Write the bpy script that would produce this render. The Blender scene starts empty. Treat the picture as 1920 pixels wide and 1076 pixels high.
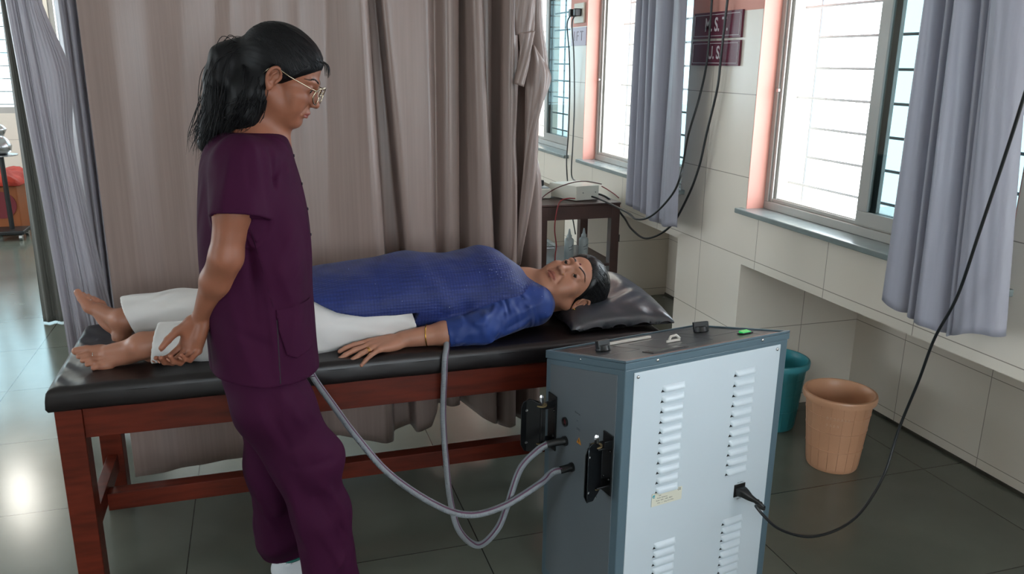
import bpy, bmesh, math, random
import numpy as np
from mathutils import Vector, Matrix
random.seed(7)
SC = bpy.context.scene
COL = SC.collection
# ------------------------------------------------------------------ camera
FPX = 1518.27
RM = np.array([[0.95465621, -0.29748412, 0.01160679], [-0.06894821, -0.25885222, -0.96345299], [0.28961641, 0.91896612, -0.26762588]])
EYE = np.array([0, 0, 1.55])
cd = bpy.data.cameras.new('camera'); cam = bpy.data.objects.new('camera', cd); COL.objects.link(cam)
cd.sensor_width = 36; cd.lens = 36 * FPX / 1920; cd.clip_start = .05; cd.clip_end = 200
mw = Matrix.Identity(4)
for i in range(3):
    mw[i][0] = RM[0][i]; mw[i][1] = -RM[1][i]; mw[i][2] = -RM[2][i]; mw[i][3] = EYE[i]
cam.matrix_world = mw
SC.camera = cam
# ------------------------------------------------------------------ exposure, world, daylight
SC.view_settings.view_transform = 'Standard'; SC.view_settings.look = 'None'
SC.view_settings.gamma = 1; SC.view_settings.use_curve_mapping = False
SC.view_settings.exposure = 0.0
SC.cycles.use_denoising = True
SC.cycles.max_bounces = 10; SC.cycles.diffuse_bounces = 5; SC.cycles.transparent_max_bounces = 12
SC.cycles.sample_clamp_indirect = 6
w = bpy.data.worlds.new('overcast_sky'); SC.world = w; w.use_nodes = True
bg = w.node_tree.nodes['Background']; bg.inputs[0].default_value = (.82, .93, 1.0, 1); bg.inputs[1].default_value = 12.0
def portal(name, y0, y1, z0, z1, x):
    l = bpy.data.lights.new(name, 'AREA'); l.shape = 'RECTANGLE'; l.size = z1 - z0; l.size_y = y1 - y0
    l.cycles.is_portal = True
    o = bpy.data.objects.new(name, l); COL.objects.link(o)
    o.location = (x, (y0 + y1) / 2, (z0 + z1) / 2); o.rotation_euler = (0, math.radians(90), 0)
    return o
BAYS = [(-2.04, -.74), (-.17, 1.13), (1.70, 3.0), (3.57, 4.87), (5.15, 6.45), (6.75, 8.05)]
for a in ((0, 1.6), (4.4, 6.0), (6.6, 8.2)):
    p = portal('window_daylight', a[0], a[1], .95, 2.3, -4.72); p.rotation_euler = (0, math.radians(-90), 0)
for a in ((-.6, 1.8),):
    p = portal('window_daylight', a[0], a[1], .95, 2.3, 0); p.rotation_euler = (math.radians(-90), 0, 0); p.data.size = a[1] - a[0]; p.data.size_y = 1.35; p.location = ((a[0] + a[1]) / 2, -3.12, 1.62)
for b in BAYS: portal('window_daylight', b[0], b[1], .95, 2.15, 2.12)
# the lamp on the ceiling whose glint shows in the polished floor
def lamp_light(loc, e, r):
    l = bpy.data.lights.new('ceiling_lamp_light', 'POINT'); l.energy = e; l.shadow_soft_size = r; l.color = (1, .97, .9)
    o = bpy.data.objects.new('ceiling_lamp_light', l); COL.objects.link(o); o.location = loc
# ------------------------------------------------------------------ helpers
def ray(u, v): return np.array([(u - 960) / FPX, (v - 538) / FPX, 1.]) @ RM
def at(u, v, x=None, y=None, z=None):
    d = ray(u, v)
    t = x / d[0] if x is not None else y / d[1] if y is not None else (z - 1.55) / d[2]
    return EYE + d * t
def lin(h):
    h = h.lstrip('#'); c = [int(h[i:i + 2], 16) / 255 for i in (0, 2, 4)]
    return tuple((x / 12.92 if x <= .04045 else ((x + .055) / 1.055) ** 2.4) for x in c)
def nn(t, k, **kw):
    n = t.nodes.new(k)
    for a, b in kw.items(): setattr(n, a, b)
    return n
def mat(name, col, rough=.5, metal=0., bump=None, var=None, spec=.5, sheen=0, coat=0, stretch=None, rvar=0, trans=0, attr=None, sss=0):
    """bump=(scale,strength,distance)  var=(scale,amount)  stretch scales object coordinates"""
    m = bpy.data.materials.new(name); m.use_nodes = True; t = m.node_tree; p = t.nodes['Principled BSDF']
    c = lin(col) if isinstance(col, str) else col
    p.inputs['Base Color'].default_value = (*c, 1); p.inputs['Roughness'].default_value = rough
    p.inputs['Metallic'].default_value = metal; p.inputs['Specular IOR Level'].default_value = spec
    p.inputs['Sheen Weight'].default_value = sheen; p.inputs['Coat Weight'].default_value = coat
    if sss:
        p.inputs['Subsurface Weight'].default_value = sss; p.inputs['Subsurface Radius'].default_value = (.012, .005, .003); p.inputs['Subsurface Scale'].default_value = 1
    tc = nn(t, 'ShaderNodeTexCoord'); mp = nn(t, 'ShaderNodeMapping'); t.links.new(tc.outputs['Object'], mp.inputs[0])
    if stretch: mp.inputs['Scale'].default_value = stretch
    base = None
    if attr:
        a = nn(t, 'ShaderNodeVertexColor', layer_name=attr); base = a.outputs[0]; t.links.new(base, p.inputs['Base Color'])
    if var:
        n = nn(t, 'ShaderNodeTexNoise'); n.inputs['Scale'].default_value = var[0]; n.inputs['Detail'].default_value = 5
        t.links.new(mp.outputs[0], n.inputs['Vector'])
        r = nn(t, 'ShaderNodeMapRange'); r.inputs['From Min'].default_value = .3; r.inputs['From Max'].default_value = .7
        r.inputs['To Min'].default_value = 1 - var[1]; r.inputs['To Max'].default_value = 1 + var[1]
        t.links.new(n.outputs[0], r.inputs[0])
        mx = nn(t, 'ShaderNodeVectorMath', operation='SCALE')
        if base: t.links.new(base, mx.inputs[0])
        else: mx.inputs[0].default_value = c
        t.links.new(r.outputs[0], mx.inputs['Scale']); t.links.new(mx.outputs[0], p.inputs['Base Color'])
        if rvar:
            r2 = nn(t, 'ShaderNodeMapRange'); r2.inputs['To Min'].default_value = rough - rvar; r2.inputs['To Max'].default_value = rough + rvar
            t.links.new(n.outputs[0], r2.inputs[0]); t.links.new(r2.outputs[0], p.inputs['Roughness'])
    if bump:
        n = nn(t, 'ShaderNodeTexNoise'); n.inputs['Scale'].default_value = bump[0]; n.inputs['Detail'].default_value = 4
        t.links.new(mp.outputs[0], n.inputs['Vector'])
        b = nn(t, 'ShaderNodeBump'); b.inputs['Strength'].default_value = bump[1]; b.inputs['Distance'].default_value = bump[2]
        t.links.new(n.outputs[0], b.inputs['Height']); t.links.new(b.outputs[0], p.inputs['Normal'])
    if trans:
        tr = nn(t, 'ShaderNodeBsdfTranslucent'); tr.inputs[0].default_value = (*c, 1)
        ms = nn(t, 'ShaderNodeMixShader'); ms.inputs[0].default_value = trans
        t.links.new(p.outputs[0], ms.inputs[1]); t.links.new(tr.outputs[0], ms.inputs[2])
        t.links.new(ms.outputs[0], t.nodes['Material Output'].inputs[0])
    return m
def emis(name, col, s):
    m = bpy.data.materials.new(name); m.use_nodes = True; p = m.node_tree.nodes['Principled BSDF']
    p.inputs['Emission Color'].default_value = (*lin(col), 1); p.inputs['Emission Strength'].default_value = s
    return m
def glassy(name, col, gloss=.08, rough=.02):
    m = bpy.data.materials.new(name); m.use_nodes = True; t = m.node_tree; t.nodes.clear()
    o = nn(t, 'ShaderNodeOutputMaterial'); tr = nn(t, 'ShaderNodeBsdfTransparent'); tr.inputs[0].default_value = (*col, 1)
    g = nn(t, 'ShaderNodeBsdfGlossy'); g.inputs['Roughness'].default_value = rough
    mx = nn(t, 'ShaderNodeMixShader'); mx.inputs[0].default_value = gloss
    t.links.new(tr.outputs[0], mx.inputs[1]); t.links.new(g.outputs[0], mx.inputs[2]); t.links.new(mx.outputs[0], o.inputs[0])
    return m
def empty(name, loc, label, cat, group=None, rz=0):
    o = bpy.data.objects.new(name, None); COL.objects.link(o); o.location = loc; o.rotation_euler = (0, 0, rz)
    o.empty_display_size = .1
    o['label'] = label; o['category'] = cat
    if group: o['group'] = group
    return o
def tag(o, label, cat, group=None):
    o['label'] = label; o['category'] = cat
    if group: o['group'] = group
    return o
def struct(o): o['kind'] = 'structure'; return o
def basis(d):
    d = Vector(d).normalized(); a = Vector((0, 0, 1)) if abs(d.z) < .9 else Vector((1, 0, 0))
    x = d.cross(a).normalized(); return x, d.cross(x).normalized(), d
def spline(pts, n):
    P = [Vector(p) for p in pts]; P = [2 * P[0] - P[1]] + P + [2 * P[-1] - P[-2]]; out = []
    for i in range(1, len(P) - 2):
        for k in range(n):
            t = k / n; a, b, c, d = P[i - 1:i + 3]
            out.append(.5 * ((2 * b) + (c - a) * t + (2 * a - 5 * b + 4 * c - d) * t * t + (3 * b - a - 3 * c + d) * t ** 3))
    out.append(P[-2]); return out
class MB:
    def __init__(s): s.bm = bmesh.new()
    def add(s, vs, fs):
        b = [s.bm.verts.new(v) for v in vs]
        for f in fs:
            try: s.bm.faces.new([b[i] for i in f])
            except ValueError: pass
        return b
    def box(s, lo, hi, M=None):
        vs = [Vector((x, y, z)) for x in (lo[0], hi[0]) for y in (lo[1], hi[1]) for z in (lo[2], hi[2])]
        if M is not None: vs = [M @ v for v in vs]
        s.add(vs, [(0, 1, 3, 2), (4, 6, 7, 5), (0, 4, 5, 1), (2, 3, 7, 6), (0, 2, 6, 4), (1, 5, 7, 3)]); return s
    def tube(s, pts, r, n=8, caps=True, closed=False):
        pts = [Vector(p) for p in pts]; rs = r if hasattr(r, '__len__') else [r] * len(pts)
        x = None; rings = []; m = len(pts)
        for i, p in enumerate(pts):
            d = (pts[(i + 1) % m] - pts[i - 1]) if closed else (pts[min(i + 1, m - 1)] - pts[max(i - 1, 0)])
            if d.length < 1e-9: d = Vector((0, 0, 1))
            d.normalize()
            if x is None: x = basis(d)[0]
            x = (x - d * x.dot(d)); x = x.normalized() if x.length > 1e-6 else basis(d)[0]
            y = d.cross(x)
            rings.append([s.bm.verts.new(p + (x * math.cos(a) + y * math.sin(a)) * rs[i]) for a in (2 * math.pi * k / n for k in range(n))])
        for i in range(m if closed else m - 1):
            A, B = rings[i], rings[(i + 1) % m]
            for k in range(n): s.bm.faces.new((A[k], A[(k + 1) % n], B[(k + 1) % n], B[k]))
        if caps and not closed: s.bm.faces.new(rings[0][::-1]); s.bm.faces.new(rings[-1])
        return s
    def cyl(s, a, b, r, r2=None, n=20):
        a, b = Vector(a), Vector(b); x, y, d = basis(b - a); r2 = r if r2 is None else r2
        R = [[s.bm.verts.new(p + (x * math.cos(t) + y * math.sin(t)) * q) for t in (2 * math.pi * k / n for k in range(n))] for p, q in ((a, r), (b, r2))]
        for k in range(n): s.bm.faces.new((R[0][k], R[0][(k + 1) % n], R[1][(k + 1) % n], R[1][k]))
        s.bm.faces.new(R[0][::-1]); s.bm.faces.new(R[1]); return s
    def lathe(s, prof, c=(0, 0, 0), n=40, M=None, closed=False):
        rings = []
        for r, z in prof:
            ring = []
            for k in range(n):
                a = 2 * math.pi * k / n; v = Vector((c[0] + r * math.cos(a), c[1] + r * math.sin(a), c[2] + z))
                ring.append(s.bm.verts.new(M @ v if M is not None else v))
            rings.append(ring)
        for i in range(len(rings) - 1):
            for k in range(n): s.bm.faces.new((rings[i][k], rings[i][(k + 1) % n], rings[i + 1][(k + 1) % n], rings[i + 1][k]))
        if not closed: s.bm.faces.new(rings[0][::-1]); s.bm.faces.new(rings[-1])
        return s
    def prism(s, poly, ext, M=None):
        """poly: list of 3-D points, ext: vector"""
        e = Vector(ext); vs = [Vector(p) for p in poly]; vs = vs + [v + e for v in vs]; n = len(poly)
        if M is not None: vs = [M @ v for v in vs]
        s.add(vs, [tuple(range(n))[::-1], tuple(range(n, 2 * n))] + [(i, (i + 1) % n, (i + 1) % n + n, i + n) for i in range(n)]); return s
    def ball(s, c, r, n=12, sc=(1, 1, 1), M=None):
        m = Matrix.Translation(c) @ Matrix.Diagonal((*[r * q for q in sc], 1))
        if M is not None: m = M @ m
        bmesh.ops.create_uvsphere(s.bm, u_segments=n, v_segments=max(6, n // 2), radius=1, matrix=m); return s
    def grid(s, P):
        """P: rows of points"""
        R = [[s.bm.verts.new(p) for p in row] for row in P]
        for i in range(len(R) - 1):
            for j in range(len(R[0]) - 1): s.bm.faces.new((R[i][j], R[i][j + 1], R[i + 1][j + 1], R[i + 1][j]))
        return s
    def build(s, name, m, parent=None, smooth=False, bevel=0, seg=2, sub=0, solid=0, M=None, ang=None):
        if M is not None: s.bm.transform(M)
        bmesh.ops.recalc_face_normals(s.bm, faces=s.bm.faces[:])
        me = bpy.data.meshes.new(name); s.bm.to_mesh(me); s.bm.free()
        return link(name, me, m, parent, smooth, bevel, seg, sub, solid, ang)
def link(name, me, m, parent=None, smooth=False, bevel=0, seg=2, sub=0, solid=0, ang=None):
    me.materials.append(m)
    o = bpy.data.objects.new(name, me); COL.objects.link(o)
    if smooth or bevel: me.polygons.foreach_set('use_smooth', [True] * len(me.polygons))
    if solid: k = o.modifiers.new('t', 'SOLIDIFY'); k.thickness = solid; k.offset = 0
    if bevel:
        k = o.modifiers.new('b', 'BEVEL'); k.width = bevel; k.segments = seg; k.limit_method = 'ANGLE'; k.angle_limit = math.radians(35)
        k.harden_normals = True
    if sub: k = o.modifiers.new('s', 'SUBSURF'); k.levels = sub; k.render_levels = sub
    if ang: me.set_sharp_from_angle(angle=math.radians(ang))
    if parent is not None:
        o.parent = parent
        q = parent; M = Matrix.Identity(4)
        while q is not None:
            M = (q.matrix_parent_inverse @ Matrix.LocRotScale(q.location, q.rotation_euler, q.scale)) if False else Matrix.LocRotScale(q.location, q.rotation_euler, q.scale) @ M
            if q.parent is not None: break
            q = q.parent
        # children carry world coordinates: cancel the root's transform once
        if parent.parent is None: o.matrix_parent_inverse = Matrix.LocRotScale(parent.location, parent.rotation_euler, parent.scale).inverted()
    return o
def text(body, size, M, m, parent, name='lettering', ext=.0006, align='CENTER', bold=False, sx=1):
    c = bpy.data.curves.new(name, 'FONT'); c.body = body; c.size = size; c.extrude = ext; c.align_x = align; c.align_y = 'CENTER'
    if bold: c.offset = size * .02
    c.materials.append(m)
    t = bpy.data.objects.new(name, c); COL.objects.link(t)
    dg = bpy.context.evaluated_depsgraph_get(); me = bpy.data.meshes.new_from_object(t.evaluated_get(dg)); bpy.data.objects.remove(t)
    me.transform(M @ Matrix.Diagonal((sx, 1, 1, 1))); me.materials.clear()
    return link(name, me, m, parent)
def frame(o, x, y):
    """matrix with origin o, local x along x and local y along y"""
    x = Vector(x).normalized(); z = x.cross(Vector(y)).normalized(); y = z.cross(x)
    return Matrix(((x.x, y.x, z.x, o[0]), (x.y, y.y, z.y, o[1]), (x.z, y.z, z.z, o[2]), (0, 0, 0, 1)))
# ------------------------------------------------------------------ materials
def tile_mat(name, c1, bw, bh, mortar, rough, off=(0, 0), wall=True, mcol='#6d675f', var=.08, bumpd=.0006, spec=.5, cloud=None):
    m = bpy.data.materials.new(name); m.use_nodes = True; t = m.node_tree; p = t.nodes['Principled BSDF']
    tc = nn(t, 'ShaderNodeTexCoord'); sp = nn(t, 'ShaderNodeSeparateXYZ'); t.links.new(tc.outputs['Object'], sp.inputs[0])
    cb = nn(t, 'ShaderNodeCombineXYZ')
    def addc(sock, v):
        a = nn(t, 'ShaderNodeMath', operation='ADD'); a.inputs[1].default_value = v; t.links.new(sock, a.inputs[0]); return a.outputs[0]
    if wall:
        s = nn(t, 'ShaderNodeMath', operation='ADD'); t.links.new(sp.outputs[0], s.inputs[0]); t.links.new(sp.outputs[1], s.inputs[1])
        t.links.new(addc(s.outputs[0], off[0]), cb.inputs[0]); t.links.new(addc(sp.outputs[2], off[1]), cb.inputs[1])
    else:
        t.links.new(addc(sp.outputs[0], off[0]), cb.inputs[0]); t.links.new(addc(sp.outputs[1], off[1]), cb.inputs[1])
    br = nn(t, 'ShaderNodeTexBrick', offset=0, squash=1); t.links.new(cb.outputs[0], br.inputs[0])
    br.inputs['Scale'].default_value = 1; br.inputs['Mortar Size'].default_value = mortar; br.inputs['Brick Width'].default_value = bw; br.inputs['Row Height'].default_value = bh
    c = lin(c1); br.inputs['Color1'].default_value = (*c, 1); br.inputs['Color2'].default_value = (*[x * (1 - var) for x in c], 1); br.inputs['Mortar'].default_value = (*lin(mcol), 1)
    br.inputs['Mortar Smooth'].default_value = .1
    n = nn(t, 'ShaderNodeTexNoise'); n.inputs['Scale'].default_value = cloud[0] if cloud else 3; n.inputs['Detail'].default_value = 6; t.links.new(tc.outputs['Object'], n.inputs['Vector'])
    r = nn(t, 'ShaderNodeMapRange'); a = cloud[1] if cloud else .07; r.inputs['From Min'].default_value = .3; r.inputs['From Max'].default_value = .7; r.inputs['To Min'].default_value = 1 - a; r.inputs['To Max'].default_value = 1 + a
    t.links.new(n.outputs[0], r.inputs[0])
    mx = nn(t, 'ShaderNodeVectorMath', operation='SCALE'); t.links.new(br.outputs['Color'], mx.inputs[0]); t.links.new(r.outputs[0], mx.inputs['Scale']); t.links.new(mx.outputs[0], p.inputs['Base Color'])
    r2 = nn(t, 'ShaderNodeMapRange'); r2.inputs['To Min'].default_value = rough - .03; r2.inputs['To Max'].default_value = rough + .05; t.links.new(n.outputs[0], r2.inputs[0]); t.links.new(r2.outputs[0], p.inputs['Roughness'])
    p.inputs['Specular IOR Level'].default_value = spec
    b = nn(t, 'ShaderNodeBump', invert=True); b.inputs['Distance'].default_value = bumpd; t.links.new(br.outputs['Fac'], b.inputs['Height']); t.links.new(b.outputs[0], p.inputs['Normal'])
    return m
M_wall = tile_mat('beige_wall_tile', '#e4dacd', .45, .345, .0016, .24, off=(.05, .295), mcol='#9a9084', var=.04, bumpd=.0003, cloud=(1.4, .035))
M_recess = M_wall
M_floor = tile_mat('green_stone_floor', '#62655c', .92, .62, .002, .17, off=(.3, .18), wall=False, mcol='#2c302c', var=.12, cloud=(2.2, .14), bumpd=.0004, spec=.6)
M_pink = mat('pink_paint', '#d99a8c', .6, var=(4, .05), bump=(30, .15, .002))
M_white = mat('white_paint', '#d8d5cd', .7, var=(3, .04))
M_ext = mat('stained_outer_plaster', '#cfc6b8', .85, var=(6, .12))
M_alu = mat('window_aluminium', '#a9a6a1', .38, .1, var=(8, .05))
M_grille = mat('painted_grille', '#8f9296', .5)
M_sill = mat('grey_stone_sill', '#7c8686', .22, var=(9, .12), spec=.6)
M_tint = glassy('teal_tinted_glass', (.32, .385, .40), .06)
M_tint2 = glassy('pale_tinted_glass', (.58, .68, .70), .06)
M_wood = mat('red_brown_wood', '#561e10', .42, var=(5, .3), stretch=(1.2, 9, 9), bump=(14, .12, .002), spec=.25)
M_wood2 = mat('dark_brown_wood', '#3c241f', .35, var=(5, .2), stretch=(2, 9, 3), spec=.5)
M_vinyl = mat('dark_brown_vinyl', '#150f10', .36, bump=(5, .25, .012), var=(3, .12), stretch=(1, 1.6, 1), spec=.4)
M_black = mat('black_plastic', '#0e0f10', .4)
M_blackm = mat('black_painted_metal', '#0d0e10', .3, .3, bump=(30, .1, .001))
M_steel = mat('steel', '#b9babb', .25, 1.)
M_brass = mat('brass', '#8b7757', .45, .7)
# ------------------------------------------------------------------ setting
def wbox(name, lo, hi, m, **k): return struct(MB().box(lo, hi).build(name, m, **k))
wbox('floor', (-4.7, -3.1, -.08), (2.85, 9.6, 0), M_floor)
wbox('ceiling', (-4.7, -3.1, 3.0), (2.4, 9.6, 3.1), M_white)
# left wall and the wall behind the viewer also have windows: the room is lit from both sides
LWIN = [(0, 1.6), (4.4, 6.0), (6.6, 8.2)]
BWIN = [(-.6, 1.8)]
def winwall(name, wins, lo, hi, c, t, ax):
    g = MB(); f = MB()
    def B(g, a, b, z0, z1, c0=c, c1=c + t):
        c0, c1 = min(c0, c1), max(c0, c1)
        g.box((c0, a, z0) if ax == 'y' else (a, c0, z0), (c1, b, z1) if ax == 'y' else (b, c1, z1))
    B(g, lo, hi, 0, .95); B(g, lo, hi, 2.3, 3.1); q = [lo] + [k for a in wins for k in a] + [hi]
    for i in range(0, len(q), 2): B(g, q[i], q[i + 1], .95, 2.3)
    struct(g.build(name, M_wall))
    for a, b in wins:
        for z0, z1 in ((.95, 1.0), (2.25, 2.3)): B(f, a, b, z0, z1, c + t * .3, c + t * .7)
        for u in (a, (a + b) / 2 - .025, b - .05): B(f, u, u + .05, 1.0, 2.25, c + t * .3, c + t * .7)
    return f
fl = winwall('wall_left', LWIN, -3.5, 9.6, -4.6, -.1, 'y'); fk = winwall('wall_back', BWIN, -4.7, 2.85, -3.0, -.1, 'x')
for f, n in ((fl, 'window_20'), (fk, 'window_21')): struct(f.build(n, M_alu))
# far wall with its windows
XF, YF = 2.0, 9.35
fw = MB()
FWIN = [(-3.9, -2.08), (-1.86, -.7), (-.3, 1.2)]
fw.box((-4.7, YF, 0), (2.85, YF + .2, 1.0)); fw.box((-4.7, YF, 2.3), (2.85, YF + .2, 3.1))
xs = [-4.7] + [q for a in FWIN for q in a] + [2.85]
for i in range(0, len(xs), 2): fw.box((xs[i], YF, 1.0), (xs[i + 1], YF + .2, 2.3))
struct(fw.build('wall_far', M_wall))
# window wall on the right: face x=2.0, ledge under each window, deep recess below it
TOP = 2.15
rw = MB(); rp = MB()
ys = [-3.1] + [q for b in BAYS for q in b] + [9.6]
for i in range(0, len(ys), 2):
    if i == 4: rw.box((XF, ys[i], .705), (2.70, ys[i + 1], .93)); rw.box((2.66, ys[i], 0), (2.76, ys[i + 1], .705))
    else: rw.box((XF, ys[i], 0), (2.70, ys[i + 1], .93))
    rw.box((XF, ys[i], .93), (2.15, ys[i + 1], 1.77)); rp.box((XF, ys[i], 1.77), (2.15, ys[i + 1], 3.1))
for a, b in BAYS:
    rw.box((XF, a, .705), (2.42, b, .93))
    rw.box((2.66, a, 0), (2.76, b, .93)); rw.box((2.42, a, .80), (2.66, b, .93))
    rp.box((XF, a, TOP), (2.40, b, 3.1))
struct(rw.build('wall_right', M_wall))
struct(rp.build('trim_1', M_pink))
rv = MB()      # pink painted reveals of the window openings
for a, b in BAYS:
    rv.box((XF + .001, b - .003, .952), (2.10, b + .0005, TOP)); rv.box((XF + .001, a - .0005, .952), (2.10, a + .003, TOP))
struct(rv.build('trim_2', M_pink))
ROUT = {}
wn = 0
def grille(a, b, x, z0, z1, axis='y'):
    g = MB(); r = .006
    def P(q, xx, z): return (xx, q, z) if axis == 'y' else (q, xx, z)
    k = 0; z = z0 + .06
    while z < z1:
        e = .13 if k % 3 == 0 else .02
        g.tube([P(a - e + .0, x, z), P(b + e, x, z)], r, 6); z += .125; k += 1
    q = a + .04
    while q < b + .05:
        g.tube([P(q, x + .012, z0 - .02), P(q, x + .012, z1)], r, 6); q += (b - a - .0) / 3
    return g
for (a, b) in BAYS:
    wn += 1
    s = MB().box((1.965, a - .035, .93), (2.14, b + .035, .952)).build('sill_%d' % wn, M_sill, bevel=.004)
    s.name = 'trim_%d' % (wn + 2); struct(s)
    o = bpy.data.objects.new('window_%d' % wn, None); COL.objects.link(o); o.location = (2.1, (a + b) / 2, .95); struct(o)
    f = MB(); x0, x1 = 2.085, 2.15
    f.box((x0, a, .952), (x1, b, .985)).box((x0, a, TOP - .04), (x1, b, TOP)).box((x0, a, .985), (x1, a + .04, TOP - .04)).box((x0, b - .028, .985), (x1, b, TOP - .04))
    for q in (.012, .034): f.box((x0 + q, a + .04, .985), (x0 + q + .004, b - .028, 1.0))
    for q in (.008, .03): f.box((x0 + q, b - .045, .985), (x0 + q + .006, b - .028, TOP - .04))
    f.build('window_frame', M_alu, o, bevel=.002)
    mid = a + (b - a) * .51
    sl = MB(); X0, X1 = 2.098, 2.118
    def sash(sl, s0, s1, X0, X1):
        sl.box((X0, s0, .99), (X1, s1, 1.04)).box((X0, s0, TOP - .09), (X1, s1, TOP - .045)).box((X0, s0, 1.04), (X1, s0 + .045, TOP - .09)).box((X0, s1 - .052, 1.04), (X1, s1, TOP - .09))
    sash(sl, a + .04, mid + .075, 2.094, 2.112); sash(sl, a + .05, mid + .055, 2.118, 2.136)
    sl.build('sash', M_alu, o, bevel=.002)
    if wn > 2: MB().box((2.102, a + .085, 1.04), (2.105, mid + .025, TOP - .09)).build('pane', M_tint, o)
    grille(a, b + .0, 2.30, .98, TOP + .05).build('grille', M_grille, o)
    MB().cyl((2.082, b - .037, 1.45), (2.075, b - .037, 1.45), .008).build('latch', M_steel, o)
# outer faces of the columns the grilles are fixed to
eb = MB()
for i in range(0, len(ys), 2):
    e = .13 if ys[i + 1] - ys[i] > .4 else .10
    eb.box((2.151, ys[i] + (e if i else 0), .93), (2.45, ys[i + 1] - e * (i < len(ys) - 2), 2.6))
struct(eb.build('wall_outer', M_ext))
k = 0
for (a, b) in FWIN:
    wn += 1
    o = bpy.data.objects.new('window_%d' % wn, None); COL.objects.link(o); o.location = ((a + b) / 2, YF, 1); struct(o)
    f = MB(); y0, y1 = YF + .01, YF + .07
    f.box((a, y0, 1.0), (b, y1, 1.06)).box((a, y0, 2.24), (b, y1, 2.3)).box((a, y0, 1.06), (a + .05, y1, 2.24)).box((b - .05, y0, 1.06), (b, y1, 2.24))
    m_ = (a + b) / 2 if wn != 7 else b - .62
    f.box((m_ - .03, y0, 1.06), (m_ + .03, y1, 2.24)); f.build('window_frame', M_alu, o)
    if wn != 8: MB().box((a + .05, YF + .03, 1.06), (b - .05, YF + .034, 2.24)).build('pane', M_tint2, o)
    grille(a, b, YF + .14, 1.02, 2.3, 'x').build('grille', M_grille, o)
wbox('baseboard_far', (-4.6, YF - .015, 0), (2.0, YF, .1), M_sill)
# grimy skirting joint along the window wall
bb = MB()
M_grime = mat('grimy_joint', '#3b362e', .8, var=(12, .4))
for a, b in BAYS: bb.box((2.652, a, 0), (2.66, b, .012))
struct(bb.build('baseboard_right', M_grime))
# ceiling lamp
lm = empty('ceiling_lamp', (-2.55, 8.6, 3.0), 'round white ceiling lamp far back on the left, glinting in the floor', 'lamp')
MB().lathe([(.17, 0), (.17, -.04), (.15, -.05)], (-2.55, 8.6, 3.0)).build('lamp_base', M_white, lm)
MB().lathe([(.145, -.05), (.13, -.075), (.03, -.09)], (-2.55, 8.6, 3.0)).build('diffuser', emis('lamp_glow', '#fff2d8', 12), lm, smooth=True)
lamp_light((-2.55, 8.6, 2.8), 25, .12)

# ------------------------------------------------------------------ curtains
def curtain_mat(name, col, rough, streak=.1, trans=.14, sc=(55, 55, 1.1)):
    m = mat(name, col, rough, var=(1.6, streak), stretch=sc, bump=(3, .12, .003), sheen=.05, trans=trans, rvar=.1)
    return m
M_curt = curtain_mat('taupe_satin_curtain', '#8b7871', .36)
M_curt2 = curtain_mat('grey_satin_curtain', '#a09ca4', .38, .05)
M_curt4 = curtain_mat('blue_grey_window_curtain', '#b2b1bd', .36, .05, .3)
M_curt3 = curtain_mat('grey_green_curtain', '#5e5d57', .6, .06, .05)
def curtain(name, m, rows, nz=60, nx=300, z1=2.25, lo=None, extra=None, solid=.0025, axis='y', damp=0, smooth=3):
    """rows: (q_top, q_bottom, offset) with q measured at heights ZT and ZB; offset is towards the viewer's side"""
    ZT, ZB, rr = rows
    rr = np.array(rr, float); s = np.linspace(0, 1, len(rr)); S = np.linspace(0, 1, nx)
    # dense parameter proportional to width plus fold depth
    L = np.r_[0, np.cumsum(np.hypot(np.diff(rr[:, 1]), np.diff(rr[:, 2])) + 1e-4)]; L /= L[-1]
    T = np.interp(S, L, rr[:, 0]); B = np.interp(S, L, rr[:, 1]); O = np.interp(S, L, rr[:, 2])
    ker = np.ones(smooth * 2 + 1); ker /= ker.sum()
    for _ in range(2):
        O = np.convolve(np.pad(O, smooth, 'edge'), ker, 'valid'); T = np.convolve(np.pad(T, smooth, 'edge'), ker, 'valid'); B = np.convolve(np.pad(B, smooth, 'edge'), ker, 'valid')
    P = []
    for j in range(nz + 1):
        row = []
        for i in range(nx):
            zb = lo(S[i], B[i]) if callable(lo) else lo
            z = z1 + (zb - z1) * j / nz
            t = (ZT - z) / (ZT - ZB); q = T[i] + (B[i] - T[i]) * (t if t < 1.0 else 1 + (t - 1) * .4)
            off = O[i] * (1 - damp * min(max((z - 1.0), 0), 1))
            off += .0012 * math.sin(S[i] * 97 + z * 2 + 2 * math.sin(z * 1.3 + S[i] * 20)) + .0018 * math.sin(S[i] * 31 + 3 * math.sin(z * 1.7 + S[i] * 9))
            dq = 0
            if extra: dq, o2 = extra(S[i], z, q); off += o2
            row.append((q + dq, off, z))
        P.append(row)
    return P
def mk_curtain(name, m, P, fn, label, cat='curtain'):
    g = MB().grid([[fn(*p) for p in row] for row in P]); return tag(g.build(name, m, None, smooth=True, solid=.003), label, cat)
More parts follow.
